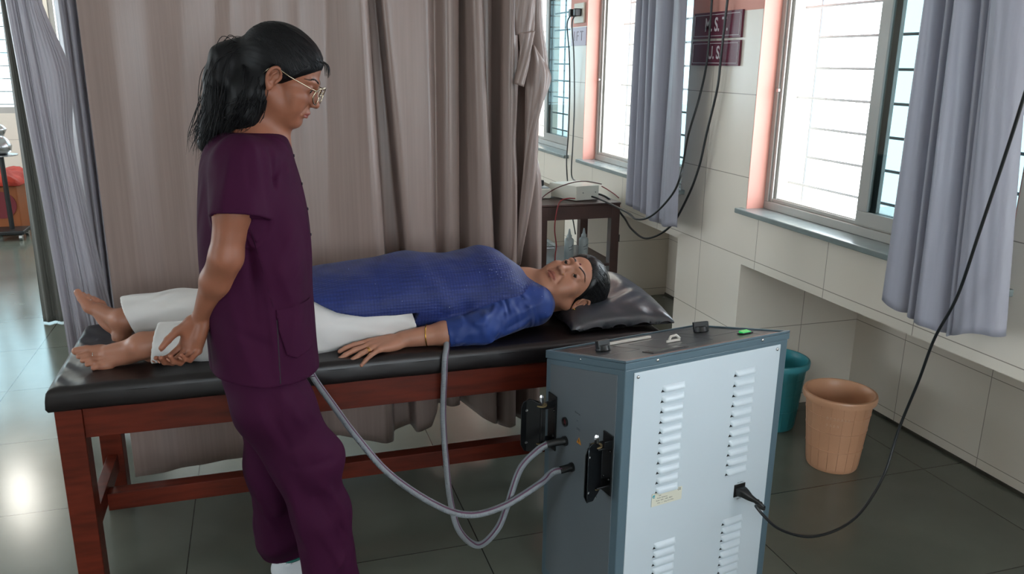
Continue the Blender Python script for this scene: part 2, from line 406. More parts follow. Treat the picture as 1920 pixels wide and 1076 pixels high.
# main curtain behind the couch, plane y ~ 3.06
YC = 3.07
uu = [(140, 200, 0), (205, 262, 1), (270, 300, .2), (340, 350, 1.2), (400, 400, .6), (430, 432, 1.6), (480, 480, .4), (560, 572, 1.2), (610, 616, .3), (650, 668, 2.4), (674, 704, 3.8), (686, 719, 2.6),
      (692, 727, -2.6), (711, 757, -2.8), (713, 761, 2.2), (720, 768, 2.8), (760, 792, 2.6), (798, 811, 1.8), (815, 820, -1.2), (838, 842, 1.4), (858, 860, .6), (866, 866, -3.2), (880, 896, 3.2), (894, 916, 3.8), (902, 923, 2.0),
      (907, 926, -4.5), (932, 930, -4.5), (937, 933, 1.6), (950, 948, 3.8), (962, 962, 2.8), (967, 968, -1), (974, 973, -2.6), (990, 988, 2), (1004, 1002, 2.8), (1016, 1014, .5)]
rr = [(at(a, 0, y=YC)[0], at(b, 480, y=YC)[0], o / 100 * (1.2 if b < 600 else 1.95)) for a, b, o in uu]
def main_lo(s, q):
    return float(np.interp(q, [-.55, -.1, .25, .45, .6, .64, .75, .9, 1.15], [.012, .05, .09, .05, .10, .17, .16, .06, .05]))
def main_ex(s, z, q):
    k = max(0, (s - .86) / .14)
    return (.035 * k * math.exp(-((z - 1.52) / .13) ** 2) - .03 * k * math.exp(-((z - 1.25) / .1) ** 2) + .0, -.03 * k * math.exp(-((z - 1.5) / .16) ** 2))
P = curtain('c', M_curt, (1.72, .78, rr), lo=main_lo, extra=main_ex, nx=560, nz=70, smooth=2)
cm = mk_curtain('privacy_curtain', M_curt, P, lambda q, o, z: (q, YC - o, z), 'long taupe satin privacy curtain hanging behind the couch')
MB().tube([(-1.15, YC, 2.27), (1.3, YC, 2.27)], .0125, 12).build('curtain_rail', M_steel, cm)
# tied-up end of the curtain: a folded flap tucked at the right edge
def flap(name, pts, m, parent, off):
    g = MB(); g.prism([tuple(at(u, v, y=off)) for u, v in pts], (0, .006, 0)); return g.build(name, m, parent, bevel=.003, smooth=True)
def ribbon(L, R, y0, y1, n=14, bul=.02):
    Lp = spline([at(u, v, y=y0) for u, v in L], n); Rp = spline([at(u, v, y=y1) for u, v in R], n); k = min(len(Lp), len(Rp)); rows = []
    for i in range(k):
        a, b = Lp[i * (len(Lp) - 1) // (k - 1)], Rp[i * (len(Rp) - 1) // (k - 1)]; row = []
        for j in range(13):
            t = j / 12; p = a.lerp(b, t); p.y -= bul * math.sin(t * math.pi) + .004 * math.sin(t * 16 + i * .2); row.append(p)
        rows.append(row)
    return MB().grid(rows)
ribbon([(966, -70), (965, 20), (967, 66)], [(1012, -70), (1003, 20), (1001, 60)], 2.99, 2.975).build('upper_flap', M_curt, cm, smooth=True, solid=.003)
ribbon([(972, 62), (974, 100), (963, 157)], [(1003, 58), (996, 100), (981, 163)], 2.98, 2.97).build('hanging_flap', M_curt, cm, smooth=True, solid=.003)
ribbon([(992, 86), (986, 140), (985, 220), (982, 300), (973, 420), (968, 500)], [(1000, 84), (1029, 130), (1030, 160), (1012, 205), (1004, 330), (975, 480)], 3.0, 2.99, bul=.03).build('side_fold', M_curt, cm, smooth=True, solid=.003)
# pale curtain at the foot end, hanging inwards
YB = 3.16
uu = [(-2, 60, 0), (12, 122, 1.5), (20, 128, 2.5), (30, 138, .5), (42, 152, 2.2), (50, 166, 1.0), (62, 188, 2.4), (68, 205, 1.2), (74, 214, 0)]
rr = [(at(a, 0, y=YB)[0], at(b, 600, y=YB)[0], o / 100) for a, b, o in uu[1:]]; 
def bex(s, z, q): return (.045 * max(0, s - .5) * 2 * math.exp(-((z - 1.50) / .16) ** 2), 0)
P = curtain('c', M_curt2, (at(40, 0, y=YB)[2], at(150, 600, y=YB)[2], rr), lo=.46, nx=160, extra=bex, smooth=5)
cf = mk_curtain('privacy_curtain', M_curt2, P, lambda q, o, z: (q, YB - o * 1.3, z), 'pale grey curtain at the foot of the couch, leftmost of the light ones')
MB().tube([(-1.4, YB, 2.27), (-.45, YB, 2.27)], .0125, 12).build('curtain_rail', M_steel, cf)
# darker curtain of the next cubicle
YD = 5.28
uu = [(0, 75, 0), (5, 88, 3), (16, 98, 0), (28, 112, 4), (40, 126, 1), (60, 142, 3), (80, 160, 0)]
rr = [(at(a, 0, y=YD)[0], at(b, 560, y=YD)[0], o / 100) for a, b, o in uu]
P = curtain('c', M_curt3, (at(20, 0, y=YD)[2], at(110, 560, y=YD)[2], rr), lo=.01, nx=120)
mk_curtain('privacy_curtain', M_curt3, P, lambda q, o, z: (q, YD - o, z), 'dark grey green curtain reaching the floor left of the pale one')
YE = 4.3
uu = [(103, 168, 0), (108, 176, 3), (116, 184, 5), (124, 190, 2), (132, 196, 4), (138, 199, .5), (141, 201, -1), (146, 206, 3), (160, 222, 1), (180, 240, 3), (210, 270, 0)]
rr = [(at(a, 0, y=YE)[0], at(b, 500, y=YE)[0], o / 100) for a, b, o in uu]
P = curtain('c', M_curt2, (at(140, 0, y=YE)[2], at(190, 500, y=YE)[2], rr), lo=.30, nx=200)
mk_curtain('privacy_curtain', M_curt2, P, lambda q, o, z: (q, YE - o, z), 'grey curtain hanging in narrow folds just behind the long curtain, at its left edge')
# window curtains on the right wall, x ~ 1.9
XC = 1.89
uu = [(1746, 1657, 0), (1752, 1664, 1.6), (1760, 1680, 2.2), (1768, 1695, 1.4), (1774, 1706, -1.2), (1782, 1708, -.5), (1788, 1712, 1.2), (1794, 1718, 1.6), (1799, 1722, -.8), (1808, 1728, 1.5), (1818, 1748, 2.4), (1829, 1768, .8), (1836, 1775, -1.6), (1843, 1782, .4), (1850, 1788, .8), (1857, 1793, -1.2),
      (1866, 1800, 1.0), (1885, 1830, 2.0), (1905, 1860, 1.6), (1925, 1885, .8), (1934, 1893, -.4)]
rr = [(at(a, 0, x=XC)[1], at(b, 590, x=XC)[1], o / 100 * 2.1) for a, b, o in uu]
def wlo(s, q): return float(np.interp(s, [0, .3, .62, .66, 1], [.838, .81, .80, .79, .86])) + .006 * math.sin(s * 30)
P = curtain('c', M_curt4, (1.73, .84, rr), lo=wlo, nx=260, z1=2.25)
cw = mk_curtain('window_curtain', M_curt4, P, lambda q, o, z: (XC - o, q, z), 'grey satin window curtain over the nearest window above the bins')
MB().tube([(XC, 1.45, 2.27), (XC, 3.2, 2.27)], .0125, 12).build('curtain_rail', M_steel, cw)
uu = [(1200, 1176, 0), (1206, 1184, 2.2), (1211, 1191, -.5), (1217, 1198, 2.2), (1222, 1205, -.6), (1230, 1212, 2.2), (1236, 1218, -.3), (1246, 1226, 2.4), (1256, 1234, 1.8), (1262, 1238, -1.2), (1270, 1242, .8), (1284, 1262, 2.0), (1293, 1277, .6)]
rr = [(at(a, 0, x=XC)[1], at(b, 390, x=XC)[1], o / 100 * 1.9) for a, b, o in uu]
def wlo2(s, q): return float(np.interp(s, [0, .6, .62, 1], [.83, .80, .79, .80])) + .006 * math.sin(s * 34)
P = curtain('c', M_curt2, (1.84, .84, rr), lo=wlo2, nx=200, z1=2.25)
cw2 = mk_curtain('window_curtain', M_curt4, P, lambda q, o, z: (XC - o, q, z), 'grey window curtain behind the two maroon signs')
MB().tube([(XC, 3.3, 2.27), (XC, 4.9, 2.27)], .0125, 12).build('curtain_rail', M_steel, cw2)
# ------------------------------------------------------------------ treatment couch
YF_, YB_, XL, XR = 2.354, 2.93, -.588, 1.27
tb = empty('treatment_couch', (.34, 2.64, 0), 'long wooden treatment couch with dark brown vinyl mattress under the lying person', 'couch')
LG = .07
for x in (XL, XR - LG):
    for y in (YF_, YB_ - LG): MB().box((x, y, 0), (x + LG, y + LG, .60)).build('leg', M_wood, tb, bevel=.003)
MB().box((XL + LG, YF_ + .006, .508), (XR - LG, YF_ + .031, .60)).build('front_rail', M_wood, tb, bevel=.002)
MB().box((XL + LG, YB_ - .031, .508), (XR - LG, YB_ - .006, .60)).build('rear_rail', M_wood, tb, bevel=.002)
for x in (XL + .01, XR - .035): MB().box((x, YF_ + LG, .508), (x + .025, YB_ - LG, .60)).build('end_rail', M_wood, tb, bevel=.002)
for x in (XL + .018, XR - .055): MB().box((x, YF_ + LG, .155), (x + .034, YB_ - LG, .215)).build('end_stretcher', M_wood, tb, bevel=.002)
MB().box((XL + .052, YF_ + .255, .135), (XR - .055, YF_ + .305, .195)).build('long_stretcher', M_wood, tb, bevel=.002)
# padded mattress top: gently uneven vinyl
g = MB(); NX, NY = 150, 50; top = []
x0, x1, y0, y1 = XL - .012, XR + .02, YF_ - .014, YB_ + .012
def pad(x, y):
    e = min(x - x0, x1 - x, y - y0, y1 - y); r = .022
    z = .672 - (r - math.sqrt(max(0, r * r - (r - min(e, r)) ** 2)))
    k = min(1, e / .03)
    z += k * .0016 * math.sin(x * 9 + 3 * math.sin(y * 7)) + k * .001 * math.sin(x * 31 + y * 17)
    z -= k * .010 * math.exp(-((x - .45) / .5) ** 2 - ((y - 2.64) / .15) ** 2)
    if x < x0 + .13: z += k * .0045 * math.sin((y + (x - x0) * 1.5) * 55) * math.exp(-((x - x0) / .06) ** 2)
    return z
fr = lambda n: [0, .002, .006, .012, .018] + list(np.linspace(.022, n - .022, int(n / .014))) + [n - .018, n - .012, n - .006, n - .002, n]
for x in fr(x1 - x0): top.append([(x0 + x, y0 + y, pad(x0 + x, y0 + y)) for y in fr(y1 - y0)])
g.grid(top)
def rim(z): return [(x0, p[0][1] if 0 else 0, z)]
edge = [(r[0][0], r[0][1]) for r in top] + [(p[0], p[1]) for p in top[-1]][1:] + [(r[-1][0], r[-1][1]) for r in top][::-1][1:] + [(p[0], p[1]) for p in top[0]][::-1][1:-1]
rings = []
for z, ins in ((.65, 0), (.635, -.002), (.615, -.003), (.604, .002), (.6005, .012)):
    cxm, cym = (x0 + x1) / 2, (y0 + y1) / 2
    rings.append([(cxm + (x - cxm) * (1 - ins / .93), cym + (y - cym) * (1 - ins / .3), z + .0012 * math.sin(x * 23 + y * 19)) for x, y in edge])
rings = [r + [r[0]] for r in rings]
g.grid(rings); g.add([(x0 + .012, y0 + .012, .6005), (x1 - .012, y0 + .012, .6005), (x1 - .012, y1 - .012, .6005), (x0 + .012, y1 - .012, .6005)], [(0, 1, 2, 3)])
bmesh.ops.remove_doubles(g.bm, verts=g.bm.verts, dist=.0009)
g.build('mattress', M_vinyl, tb, smooth=True)
# ------------------------------------------------------------------ pillow
M_pil = mat('dark_grey_vinyl', '#33343a', .32, bump=(7, .35, .012), var=(4, .1), spec=.6)
def pillow():
    C4 = [at(1072, 621, z=.685), at(1268, 603, z=.70), at(1160, 518, z=.71), at(985, 545, z=.70)]
    A, B, Cc, D = [Vector(c) for c in C4]; n = 60; P = [[], []]
    for sgn in (0, 1):
        for i in range(n + 1):
            row = []
            for j in range(n + 1):
                u, v = i / n, j / n
                pu = .5 - .5 * math.cos(u * math.pi); pv = .5 - .5 * math.cos(v * math.pi); u2, v2 = u * .6 + pu * .4, v * .6 + pv * .4
                p = (A * (1 - u2) + B * u2) * (1 - v2) + (D * (1 - u2) + Cc * u2) * v2
                c = (A + B + Cc + D) / 4; e = 4 * u * (1 - u) * 1.0; f = 4 * v * (1 - v)
                inn = .055 * (max(0, 1 - abs(2 * u - 1) ** 2) * abs(2 * v - 1) ** 3 + max(0, 1 - abs(2 * v - 1) ** 2) * abs(2 * u - 1) ** 3)
                p = p.lerp(c, inn); h = (e * f) ** .45
                d = math.exp(-((p.x - 1.11) / .10) ** 2 - ((p.y - 2.60) / .10) ** 2)
                wr = .004 * math.sin(u * 30 + v * 12) * (1 - h) + .003 * math.sin(22 * (u - v) + 3 * math.sin(v * 9)) * e * f
                if sgn: p.z = max(p.z - .006 - .016 * h, .676)
                else: p.z += .075 * h - .035 * d * h + wr
                row.append(p)
            P[sgn].append(row)
    g = MB().grid(P[0]).grid([r[::-1] for r in P[1]]); bmesh.ops.remove_doubles(g.bm, verts=g.bm.verts, dist=.0068)
    return tag(g.build('pillow', M_pil, None, smooth=True, sub=1), 'dark grey vinyl pillow under the lying person\'s head', 'pillow')
pillow()
# ------------------------------------------------------------------ short-wave machine
A0 = Vector((.8258, 1.6865, 0)); DU = Vector((.984, .1779, 0)).normalized(); DW = Vector((-DU.y, DU.x, 0)); MW, MD = .543, .384
MM = frame(A0, DU, DW)          # local x: along the back panel, y: away from the viewer, z up
M_teal = mat('grey_teal_powder_coat', '#50636d', .38, bump=(400, .05, .0004), spec=.5)
M_panel = mat('pale_grey_powder_coat', '#b9c4cb', .36, bump=(500, .06, .0003), var=(3, .02))
M_side = mat('mid_grey_powder_coat', '#5a6166', .36, bump=(500, .06, .0003), var=(4, .04))
mc = empty('therapy_machine', A0 + DU * MW / 2 + DW * MD / 2, 'grey floor standing therapy machine with louvred back panel in the foreground', 'medical machine')
def zt(y): return .85 - (.85 - .753) * y / MD
def mbuild(g, name, m, **k): return g.build(name, m, mc, M=MM, **k)
T = .022
g = MB(); zb = .016
g.prism([(0, 0, zb), (0, MD, zb), (0, MD, zt(MD) - .024), (0, 0, zt(0) - .024)], (MW, 0, 0)); mbuild(g, 'housing', M_teal, bevel=.004)
g = MB()      # overhanging lid with a raised rim round the sunk control panel
g.prism([(-.002, -.002, zt(0) - .024), (-.002, MD + .002, zt(MD) - .024), (-.002, MD + .002, zt(MD) - .006), (-.002, -.002, zt(0) - .006)], (MW + .004, 0, 0))
for a, b in (((-.002, -.002), (MW + .002, .008)), ((-.002, MD - .008), (MW + .002, MD + .002)), ((-.002, .008), (.008, MD - .008)), ((MW - .008, .008), (MW + .002, MD - .008))):
    g.prism([(a[0], a[1], zt(a[1]) - .006), (a[0], b[1], zt(b[1]) - .006), (a[0], b[1], zt(b[1])), (a[0], a[1], zt(a[1]))], (b[0] - a[0], 0, 0))
mbuild(g, 'lid', M_teal, bevel=.0012)
SL = math.atan2(.85 - .753, MD)
TM = MM @ Matrix.Translation((0, 0, .85)) @ Matrix.Rotation(-SL, 4, 'X')      # local frame of the sloping top
def tb2(g, name, m, par=mc, **k): return g.build(name, m, par, M=TM, **k)
LT = MD / math.cos(SL)
M_cons = mat('charcoal_control_panel', '#2c2d30', .28, var=(6, .1), spec=.6)
cp = tb2(MB().box((.009, .009, -.0055), (MW - .009, LT - .009, -.0035)), 'control_panel', M_cons)
M_orange = mat('orange_print', '#d4825e', .55); M_prt = mat('pale_print', '#8f9294', .4)
M_prt2 = mat('dull_print', '#5d5f61', .4)
g = MB().box((.02, .013, -.0034), (MW - .02, .024, -.0026)); tb2(g, 'orange_stripe', M_orange, mc)
g = MB()
def rect(g, x0, y0, x1, y1, t=.0012, z=-.003):
    g.box((x0, y0, z - .0004), (x1, y0 + t, z)).box((x0, y1 - t, z - .0004), (x1, y1, z)).box((x0, y0, z - .0004), (x0 + t, y1, z)).box((x1 - t, y0, z - .0004), (x1, y1, z))
rect(g, .19, .10, .36, .26); rect(g, .03, .15, .15, .34); rect(g, .40, .15, .52, .34)
tb2(g, 'printed_outline', M_prt2)
M_lat = mat('ivory_plastic', '#c9c5bc', .4)
g = MB().box((.15, .30, -.003), (.30, .312, .004)); tb2(g, 'indicator_strip', M_lat, bevel=.001)
g = MB().box((.12, .05, -.0042), (.235, .10, -.0015)).box((.126, .056, -.0045), (.229, .094, -.001)); tb2(g, 'meter_bezel', M_black, bevel=.001)
g = MB().box((.13, .06, -.001), (.225, .09, -.0004)); tb2(g, 'meter_window', mat('meter_glass', '#6d7375', .08), bevel=.0003)
g = MB().box((.255, .165, -.003), (.30, .172, .004)).tube([(.262, .168, .002), (.275, .175, .012), (.292, .172, .014), (.302, .17, .003)], .004, 8); tb2(g, 'timer_pointer', M_lat, bevel=.001, smooth=True)
def knob(x, y, r, h, a):
    g = MB(); pr = []
    for k in range(24):
        t = 2 * math.pi * k / 24; pr.append((r * math.cos(t), r * math.sin(t)))
    K = Matrix.Translation((x, y, -.003)) @ Matrix.Rotation(a, 4, 'Z')
    g.lathe([(r, 0), (r, .005), (r * .94, .008), (r * .9, h * .55)], n=28, M=K)
    g.box((-r * .98, -r * .34, .006), (r * .98, r * .34, h), M=K)
    o = tb2(g, 'knob', M_black, bevel=.0015)
    tb2(MB().box((r * .97, -.0012, .008), (r * 1.01, .0012, h - .002), M=K), 'pointer_mark', M_lat, o)
knob(.088, .235, .021, .029, math.radians(5)); knob(.455, .262, .023, .029, math.radians(-25))
M_green = mat('lit_green_rocker', '#1f9a4a', .2); M_green.node_tree.nodes['Principled BSDF'].inputs['Emission Color'].default_value = (.02, .5, .1, 1); M_green.node_tree.nodes['Principled BSDF'].inputs['Emission Strength'].default_value = .6
g = MB().box((.452, .082, -.003), (.49, .106, .0)); sw = tb2(g, 'rocker_switch', M_black, bevel=.001)
g = MB().prism([(.456, .085, 0), (.456, .103, 0), (.456, .103, .007), (.456, .085, .002)], (.030, 0, 0)); tb2(g, 'green_button', M_green, sw, bevel=.001)
# screws
def screw(x, y, z, n, r=.0045):
    g = MB(); M = MM @ frame((x, y, z), basis(n)[0], basis(n)[1]);
    g.lathe([(r, -.001), (r, .0008), (r * .6, .0022), (r * .1, .0026)], n=14, M=M)
    return g.build('screw', M_steel, mc, smooth=True)
for x in (.095, .445): screw(x, -.0025, .838, (0, -1, 0))
screw(-.0025, .20, zt(.2) - .012, (-1, 0, 0), .0035)
# back panel with pressed louvres
PX0, PX1, PZ0, PZ1 = .0262, .515, .05, .8145
g = MB().box((PX0, -.0025, PZ0), (PX1, .001, PZ1)); bp = mbuild(g, 'back_panel', M_panel, bevel=.0012)
M_slot_shade = mat('louvre_gap_shade', '#14181b', .7)
def louvre(x, z):
    """a pressed slot: rounded hood standing proud at its foot, dark gap under it, shadow painted in"""
    W, Hh, D = .072, .0165, .0085; g = MB(); rows = []
    for i in range(19):
        t = i / 18; x_ = x + t * W; e = min(t, 1 - t) * W; k = math.sqrt(max(0, 1 - (1 - min(e / .0075, 1)) ** 2)); row = []
        for j in range(9):
            s = j / 8; prof = math.sin(s * math.pi * .58) ** .8 * 1.0
            row.append((x_, -.0026 - D * k * min(prof, 1) * (1 if s < .9 else .96), z - (1 - k) * 0 + Hh * (.5 - s) * (1 if s < .5 else (.3 + .7 * k) if t < 1 else 1)))
        rows.append(row)
    g.grid(rows); lo = [r[-1] for r in rows]; g.grid([lo, [(p[0], -.0026, p[2] + .0008) for p in lo]])
    return g
def louvres(x, zs):
    for z in zs:
        lv = mbuild(louvre(x, z), 'louvre', M_panel, smooth=True, ang=50)
        g = MB().prism([(x - .0035, -.0029, z - .0098), (x + .004, -.0029, z + .004), (x + .007, -.0029, z - .0075), (x + .066, -.0029, z - .0080), (x + .064, -.0029, z - .0098)], (0, .0005, 0)); g.build('gap_shade', M_slot_shade, lv, M=MM)  # flat dark piece: slot opening plus the hood's shadow painted at its left end
z_hi = [.7575 - .02880 * k for k in range(11)]
louvres(.1155, z_hi); louvres(.3565, [.7575 - .02930 * k for k in range(11)])
louvres(.1215, [.302 - .0262 * k for k in range(8)]); louvres(.3605, [.3075 - .0262 * k for k in range(8)])
for x, z in ((.037, .803), (.502, .803), (.037, .062), (.502, .062)): screw(x, -.004, z, (0, -1, 0))
# rating plate
st = mbuild(MB().box((.103, -.0042, .424), (.203, -.0031, .462)), 'rating_plate', mat('cream_label', '#c9c8b8', .5), bevel=.0003)
BM = MM @ frame((0, -.0043, 0), (1, 0, 0), (0, 0, 1))      # text plane on the back panel
M_ink = mat('label_ink', '#3b3f42', .6); M_cyan = mat('cyan_ink', '#3f9aa8', .5)
def btext(s, x, z, size, m=M_ink, **k): return text(s, size, BM @ Matrix.Translation((x, z, 0)), m, mc, ext=.0001, **k)
btext('CE', .193, .456, .009, bold=True)
for k, (s, x) in enumerate((('Unit', .125), ('Model  Diathermy', .1335), ('Power  230V ~ 50Hz  400W', .1405), ('S.No.  ----   Freq. 27.12 MHz', .1445))): btext(s, x + .004, .453 - .0072 * k, .0046)
btext('\u25cf', .1095, .4545, .008, M_cyan)
g = MB(); pts = [(.1095 + .004 * math.cos(a), -.0045, .4535 + .004 * math.sin(a)) for a in np.linspace(.6, 5.6, 16)]; g.tube(pts, .0009, 6); mbuild(g, 'printed_ring', M_cyan)
# mains inlet
g = MB().box((.392, -.0045, .378), (.432, -.001, .4165)); mbuild(g, 'mains_inlet', M_black, bevel=.001)
btext('AC INPUT', .412, .4215, .0048); btext('230V AC', .412, .371, .0048)
# left side panel with sockets and lettering
sp_ = mbuild(MB().prism([(-.0022, .030, .05), (-.0022, .356, .05), (-.0022, .356, zt(.356) - .040), (-.0022, .030, zt(.03) - .040)], (.003, 0, 0)), 'side_panel', M_side, bevel=.0012)
SM = MM @ frame((-.0024, 0, 0), (0, -1, 0), (0, 0, 1))     # text plane on the side
def stext(s, y, z, size, m): return text(s, size, SM @ Matrix.Translation((-y, z, 0)), m, mc, ext=.0001)
stext('Electrode', .205, .629, .007, M_ink); stext('for', .205, .607, .006, M_ink); stext('DISC', .198, .584, .009, M_ink)
def port(y, z, r, m, nm, d=.006):
    g = MB(); M = MM @ frame((-.002, y, z), (0, 1, 0), (0, 0, 1)) @ Matrix.Rotation(math.pi, 4, 'Y')
    g.lathe([(r, 0), (r, d), (r * .72, d), (r * .68, .001)], n=24, M=M); o = g.build(nm, M_black, mc, smooth=True, ang=40)
    MB().lathe([(r * .66, .0012), (r * .3, .0014)], n=20, M=M).build('socket_centre', m, o)
port(.265, .579, .0135, mat('dark_red_plastic', '#4a1418', .4), 'socket'); port(.262, .5215, .0145, M_black, 'socket'); port(.222, .459, .0135, M_black, 'socket')
g = MB().prism([(-.0026, .193 + .012, .543), (-.0026, .193 - .012, .543), (-.0026, .193, .563)], (-.0003, 0, 0)); wt = mbuild(g, 'warning_triangle', mat('warning_yellow', '#b9781c', .5))
mbuild(MB().prism([(-.0031, .1935, .559), (-.0031, .197, .5515), (-.0031, .1935, .552), (-.0031, .1955, .545), (-.0031, .190, .553), (-.0031, .193, .5535)], (-.0002, 0, 0)), 'lightning_symbol', M_black)
# folding electrode-arm brackets on the side
M_wash = mat('dull_yellow_washer', '#7b6a4a', .5, .3)
M_gun = mat('gunmetal_plate', '#41464c', .22, .9)
def bracket(y, z, open_a, plates):
    """pivot bracket: wall channel, pin, and arm cheeks"""
    K = MM @ Matrix.Translation((-.003, y, z))
    def kb(g, n, m, par=mc, **k): return g.build(n, m, par, M=K, **k)
    g = MB().box((-.004, -.022, -.085), (0, .022, .085)).box((-.028, -.022, .055), (-.004, -.018, .075)).box((-.045, -.020, .052), (-.004, .020, .057)).box((-.045, -.020, -.057), (-.004, .020, -.052))
    b = kb(g, 'arm_bracket', M_blackm, bevel=.0015)
    for q in (.057, -.060): kb(MB().cyl((-.038, 0, q), (-.038, 0, q + .003), .016), 'washer', M_wash, b)
    kb(MB().lathe([(.0055, .06), (.0065, .062), (.0065, .083), (.004, .089), (.001, .090)], (-.038, 0, 0), n=6), 'pivot_bolt', M_steel, b)
    kb(MB().lathe([(.0065, -.088), (.0065, -.060), (.0055, -.06)], (-.038, 0, 0), n=12), 'pivot_nut', M_steel, b)
    kb(MB().cyl((-.038, 0, -.052), (-.038, 0, .052), .010), 'pivot_sleeve', M_blackm, b)
    for s in (-1, 1):
        for q in (-.04, .04): kb(MB().ball((-.004, s * .012, q), .004, 10), 'rivet', M_blackm, b, smooth=True)
    for a, off in plates:
        cm_ = M_gun if a == 232 else M_blackm
        R = Matrix.Translation((-.038, 0, 0)) @ Matrix.Rotation(math.radians(a), 4, 'Z')
        poly = []
        for (px, pz) in ((-.012, -.062), (-.012, .050), (.0, .064), (.03, .078), (.052, .070), (.058, .055), (.058, -.060), (.046, -.082), (.02, -.088), (-.0, -.074)): poly.append((px, off, pz))
        p = MB().prism(poly, (0, .003, 0), M=R); o = kb(p, 'arm_cheek', cm_, b, bevel=.001)
        for q in (.045, -.055): kb(MB().cyl((.042, off - .0015, q), (.042, off + .0045, q), .004, n=10), 'rivet', M_steel, o) if 0 else kb(MB().cyl(R @ Vector((.042, off - .0015, q)), R @ Vector((.042, off + .0045, q)), .0038, n=10), 'rivet', M_steel, o)
bracket(.052, .551, 0, ((200, .008), (232, -.016)))
bracket(.335, .551, 0, ((150, .006), (182, -.018)))
# feet
for x, y in ((.05, .05), (.49, .05), (.05, .33), (.49, .33)): mbuild(MB().cyl((x, y, 0), (x, y, .018), .018), 'foot', M_black)
# ------------------------------------------------------------------ corrugated hoses
M_hose = mat('grey_corrugated_plastic', '#7d8288', .4); M_purple = mat('purple_stripe', '#56324c', .45)
def hose(name, pts, label, r=.0098, gland=None):
    c = spline(pts, 40); L = [0]
    for a, b in zip(c, c[1:]): L.append(L[-1] + (b - a).length)
    n = int(L[-1] / .0011); q = []; rs = []
    ls = np.linspace(0, L[-1], n); X = [np.interp(ls, L, [p[k] for p in c]) for k in range(3)]
    q = [Vector((X[0][i], X[1][i], X[2][i])) for i in range(n)]; rs = [r * (1 + .045 * math.sin(l / .0044 * 2 * math.pi)) for l in ls]
    o = MB().tube(q, rs, 12).build(name, M_hose, None, smooth=True)
    tag(o, label, 'hose', 'corrugated cables of the therapy machine')
    s = []
    for i in range(0, n, 4):
        d = (q[min(i + 2, n - 1)] - q[max(i - 2, 0)]).normalized(); side = (Vector((0, -1, .35)) - d * d.dot(Vector((0, -1, .35)))).normalized(); side = (side + d.cross(side) * .75).normalized()
        s.append(q[i] + side * r * .86)
    MB().tube(s, .0026, 6).build('stripe', M_purple, o, smooth=True)
    if gland: MB().tube(gland, .0108, 14).build('cable_boot', M_black, o, smooth=True, ang=40)
    return o
def loc(u, w, z): return MM @ Vector((u, w, z))
s1 = loc(-.008, .262, .5215); s2 = loc(-.008, .222, .459)
def A_(u, v, y): return Vector(at(u, v, y=y))
hose('machine_cable', [loc(-.05, .275, .518), loc(-.085, .28, .50), A_(975, 880, 1.96), A_(952, 945, 1.97), A_(932, 992, 1.99), A_(897, 1022, 2.03), A_(862, 996, 2.10), A_(845, 940, 2.18), A_(836, 860, 2.26), A_(831, 780, 2.315), (0.512, 2.318, .60), (0.516, 2.322, .66), (.53, 2.36, .683), (.545, 2.43, .684)],
     'grey striped cable looping low from the machine up over the couch edge', gland=[loc(-.004, .262, .5215), loc(-.025, .268, .520), loc(-.056, .276, .516)])
hose('machine_cable', [loc(-.034, .225, .456), loc(-.06, .235, .449), A_(1010, 908, 1.94), A_(945, 948, 1.95), A_(880, 965, 1.97), A_(815, 945, 2.02), A_(730, 888, 2.09), A_(668, 818, 2.16), A_(625, 760, 2.24), (.118, 2.30, .64), (.10, 2.335, .678), (.10, 2.40, .684), (.13, 2.47, .684)],
     'grey striped cable rising behind the standing person to the couch', gland=[loc(-.004, .222, .459), loc(-.018, .223, .458), loc(-.040, .227, .455)])
# mains lead
def cable(name, pts, r, m, label, plug=None, cat='cable', grp=None, n=16):
    o = MB().tube(spline(pts, n), r, 8).build(name, m, None, smooth=True); return tag(o, label, cat, grp)
M_cab = mat('black_cable', '#16181a', .35)
pl = [loc(.437, -.052, .375), loc(.446, -.068, .362)]
ml = cable('mains_lead', pl + [A_(1418, 950, 1.66), A_(1462, 992, 1.64), A_(1530, 1005, 1.66), A_(1602, 972, 1.72), A_(1655, 895, 1.78), A_(1687, 800, 1.80), A_(1722, 715, 1.76), A_(1752, 635, 1.71), A_(1795, 555, 1.64), A_(1838, 430, 1.56), A_(1890, 275, 1.48), A_(1925, 165, 1.43), A_(1960, 60, 1.40), A_(1990, -20, 1.39), (1.99, 1.40, 1.98)], .0042, M_cab,
           'black mains lead sagging from the machine\'s back up past the near curtain')
g = MB(); K = MM @ frame((.412, -.0045, .397), (1, 0, 0), (0, 0, 1))
rows = []
for z, sx, sy, ox, oy in ((0, .016, .012, 0, 0), (.012, .016, .012, 0, 0), (.020, .013, .011, .002, -.001), (.034, .008, .008, .009, -.009), (.046, .0055, .0055, .017, -.014), (.050, .0065, .0065, .020, -.016), (.054, .005, .005, .022, -.018), (.058, .0065, .0065, .024, -.020), (.062, .0045, .0045, .026, -.0225), (.068, .004, .004, .030, -.027)):
    rows.append([K @ Vector((ox + sx * max(-1, min(1, 1.25 * math.cos(a))), oy + sy * max(-1, min(1, 1.25 * math.sin(a))), z)) for a in np.linspace(0, 2 * math.pi, 25)])
g.grid(rows); g.build('plug', M_black, ml, smooth=True, ang=50)
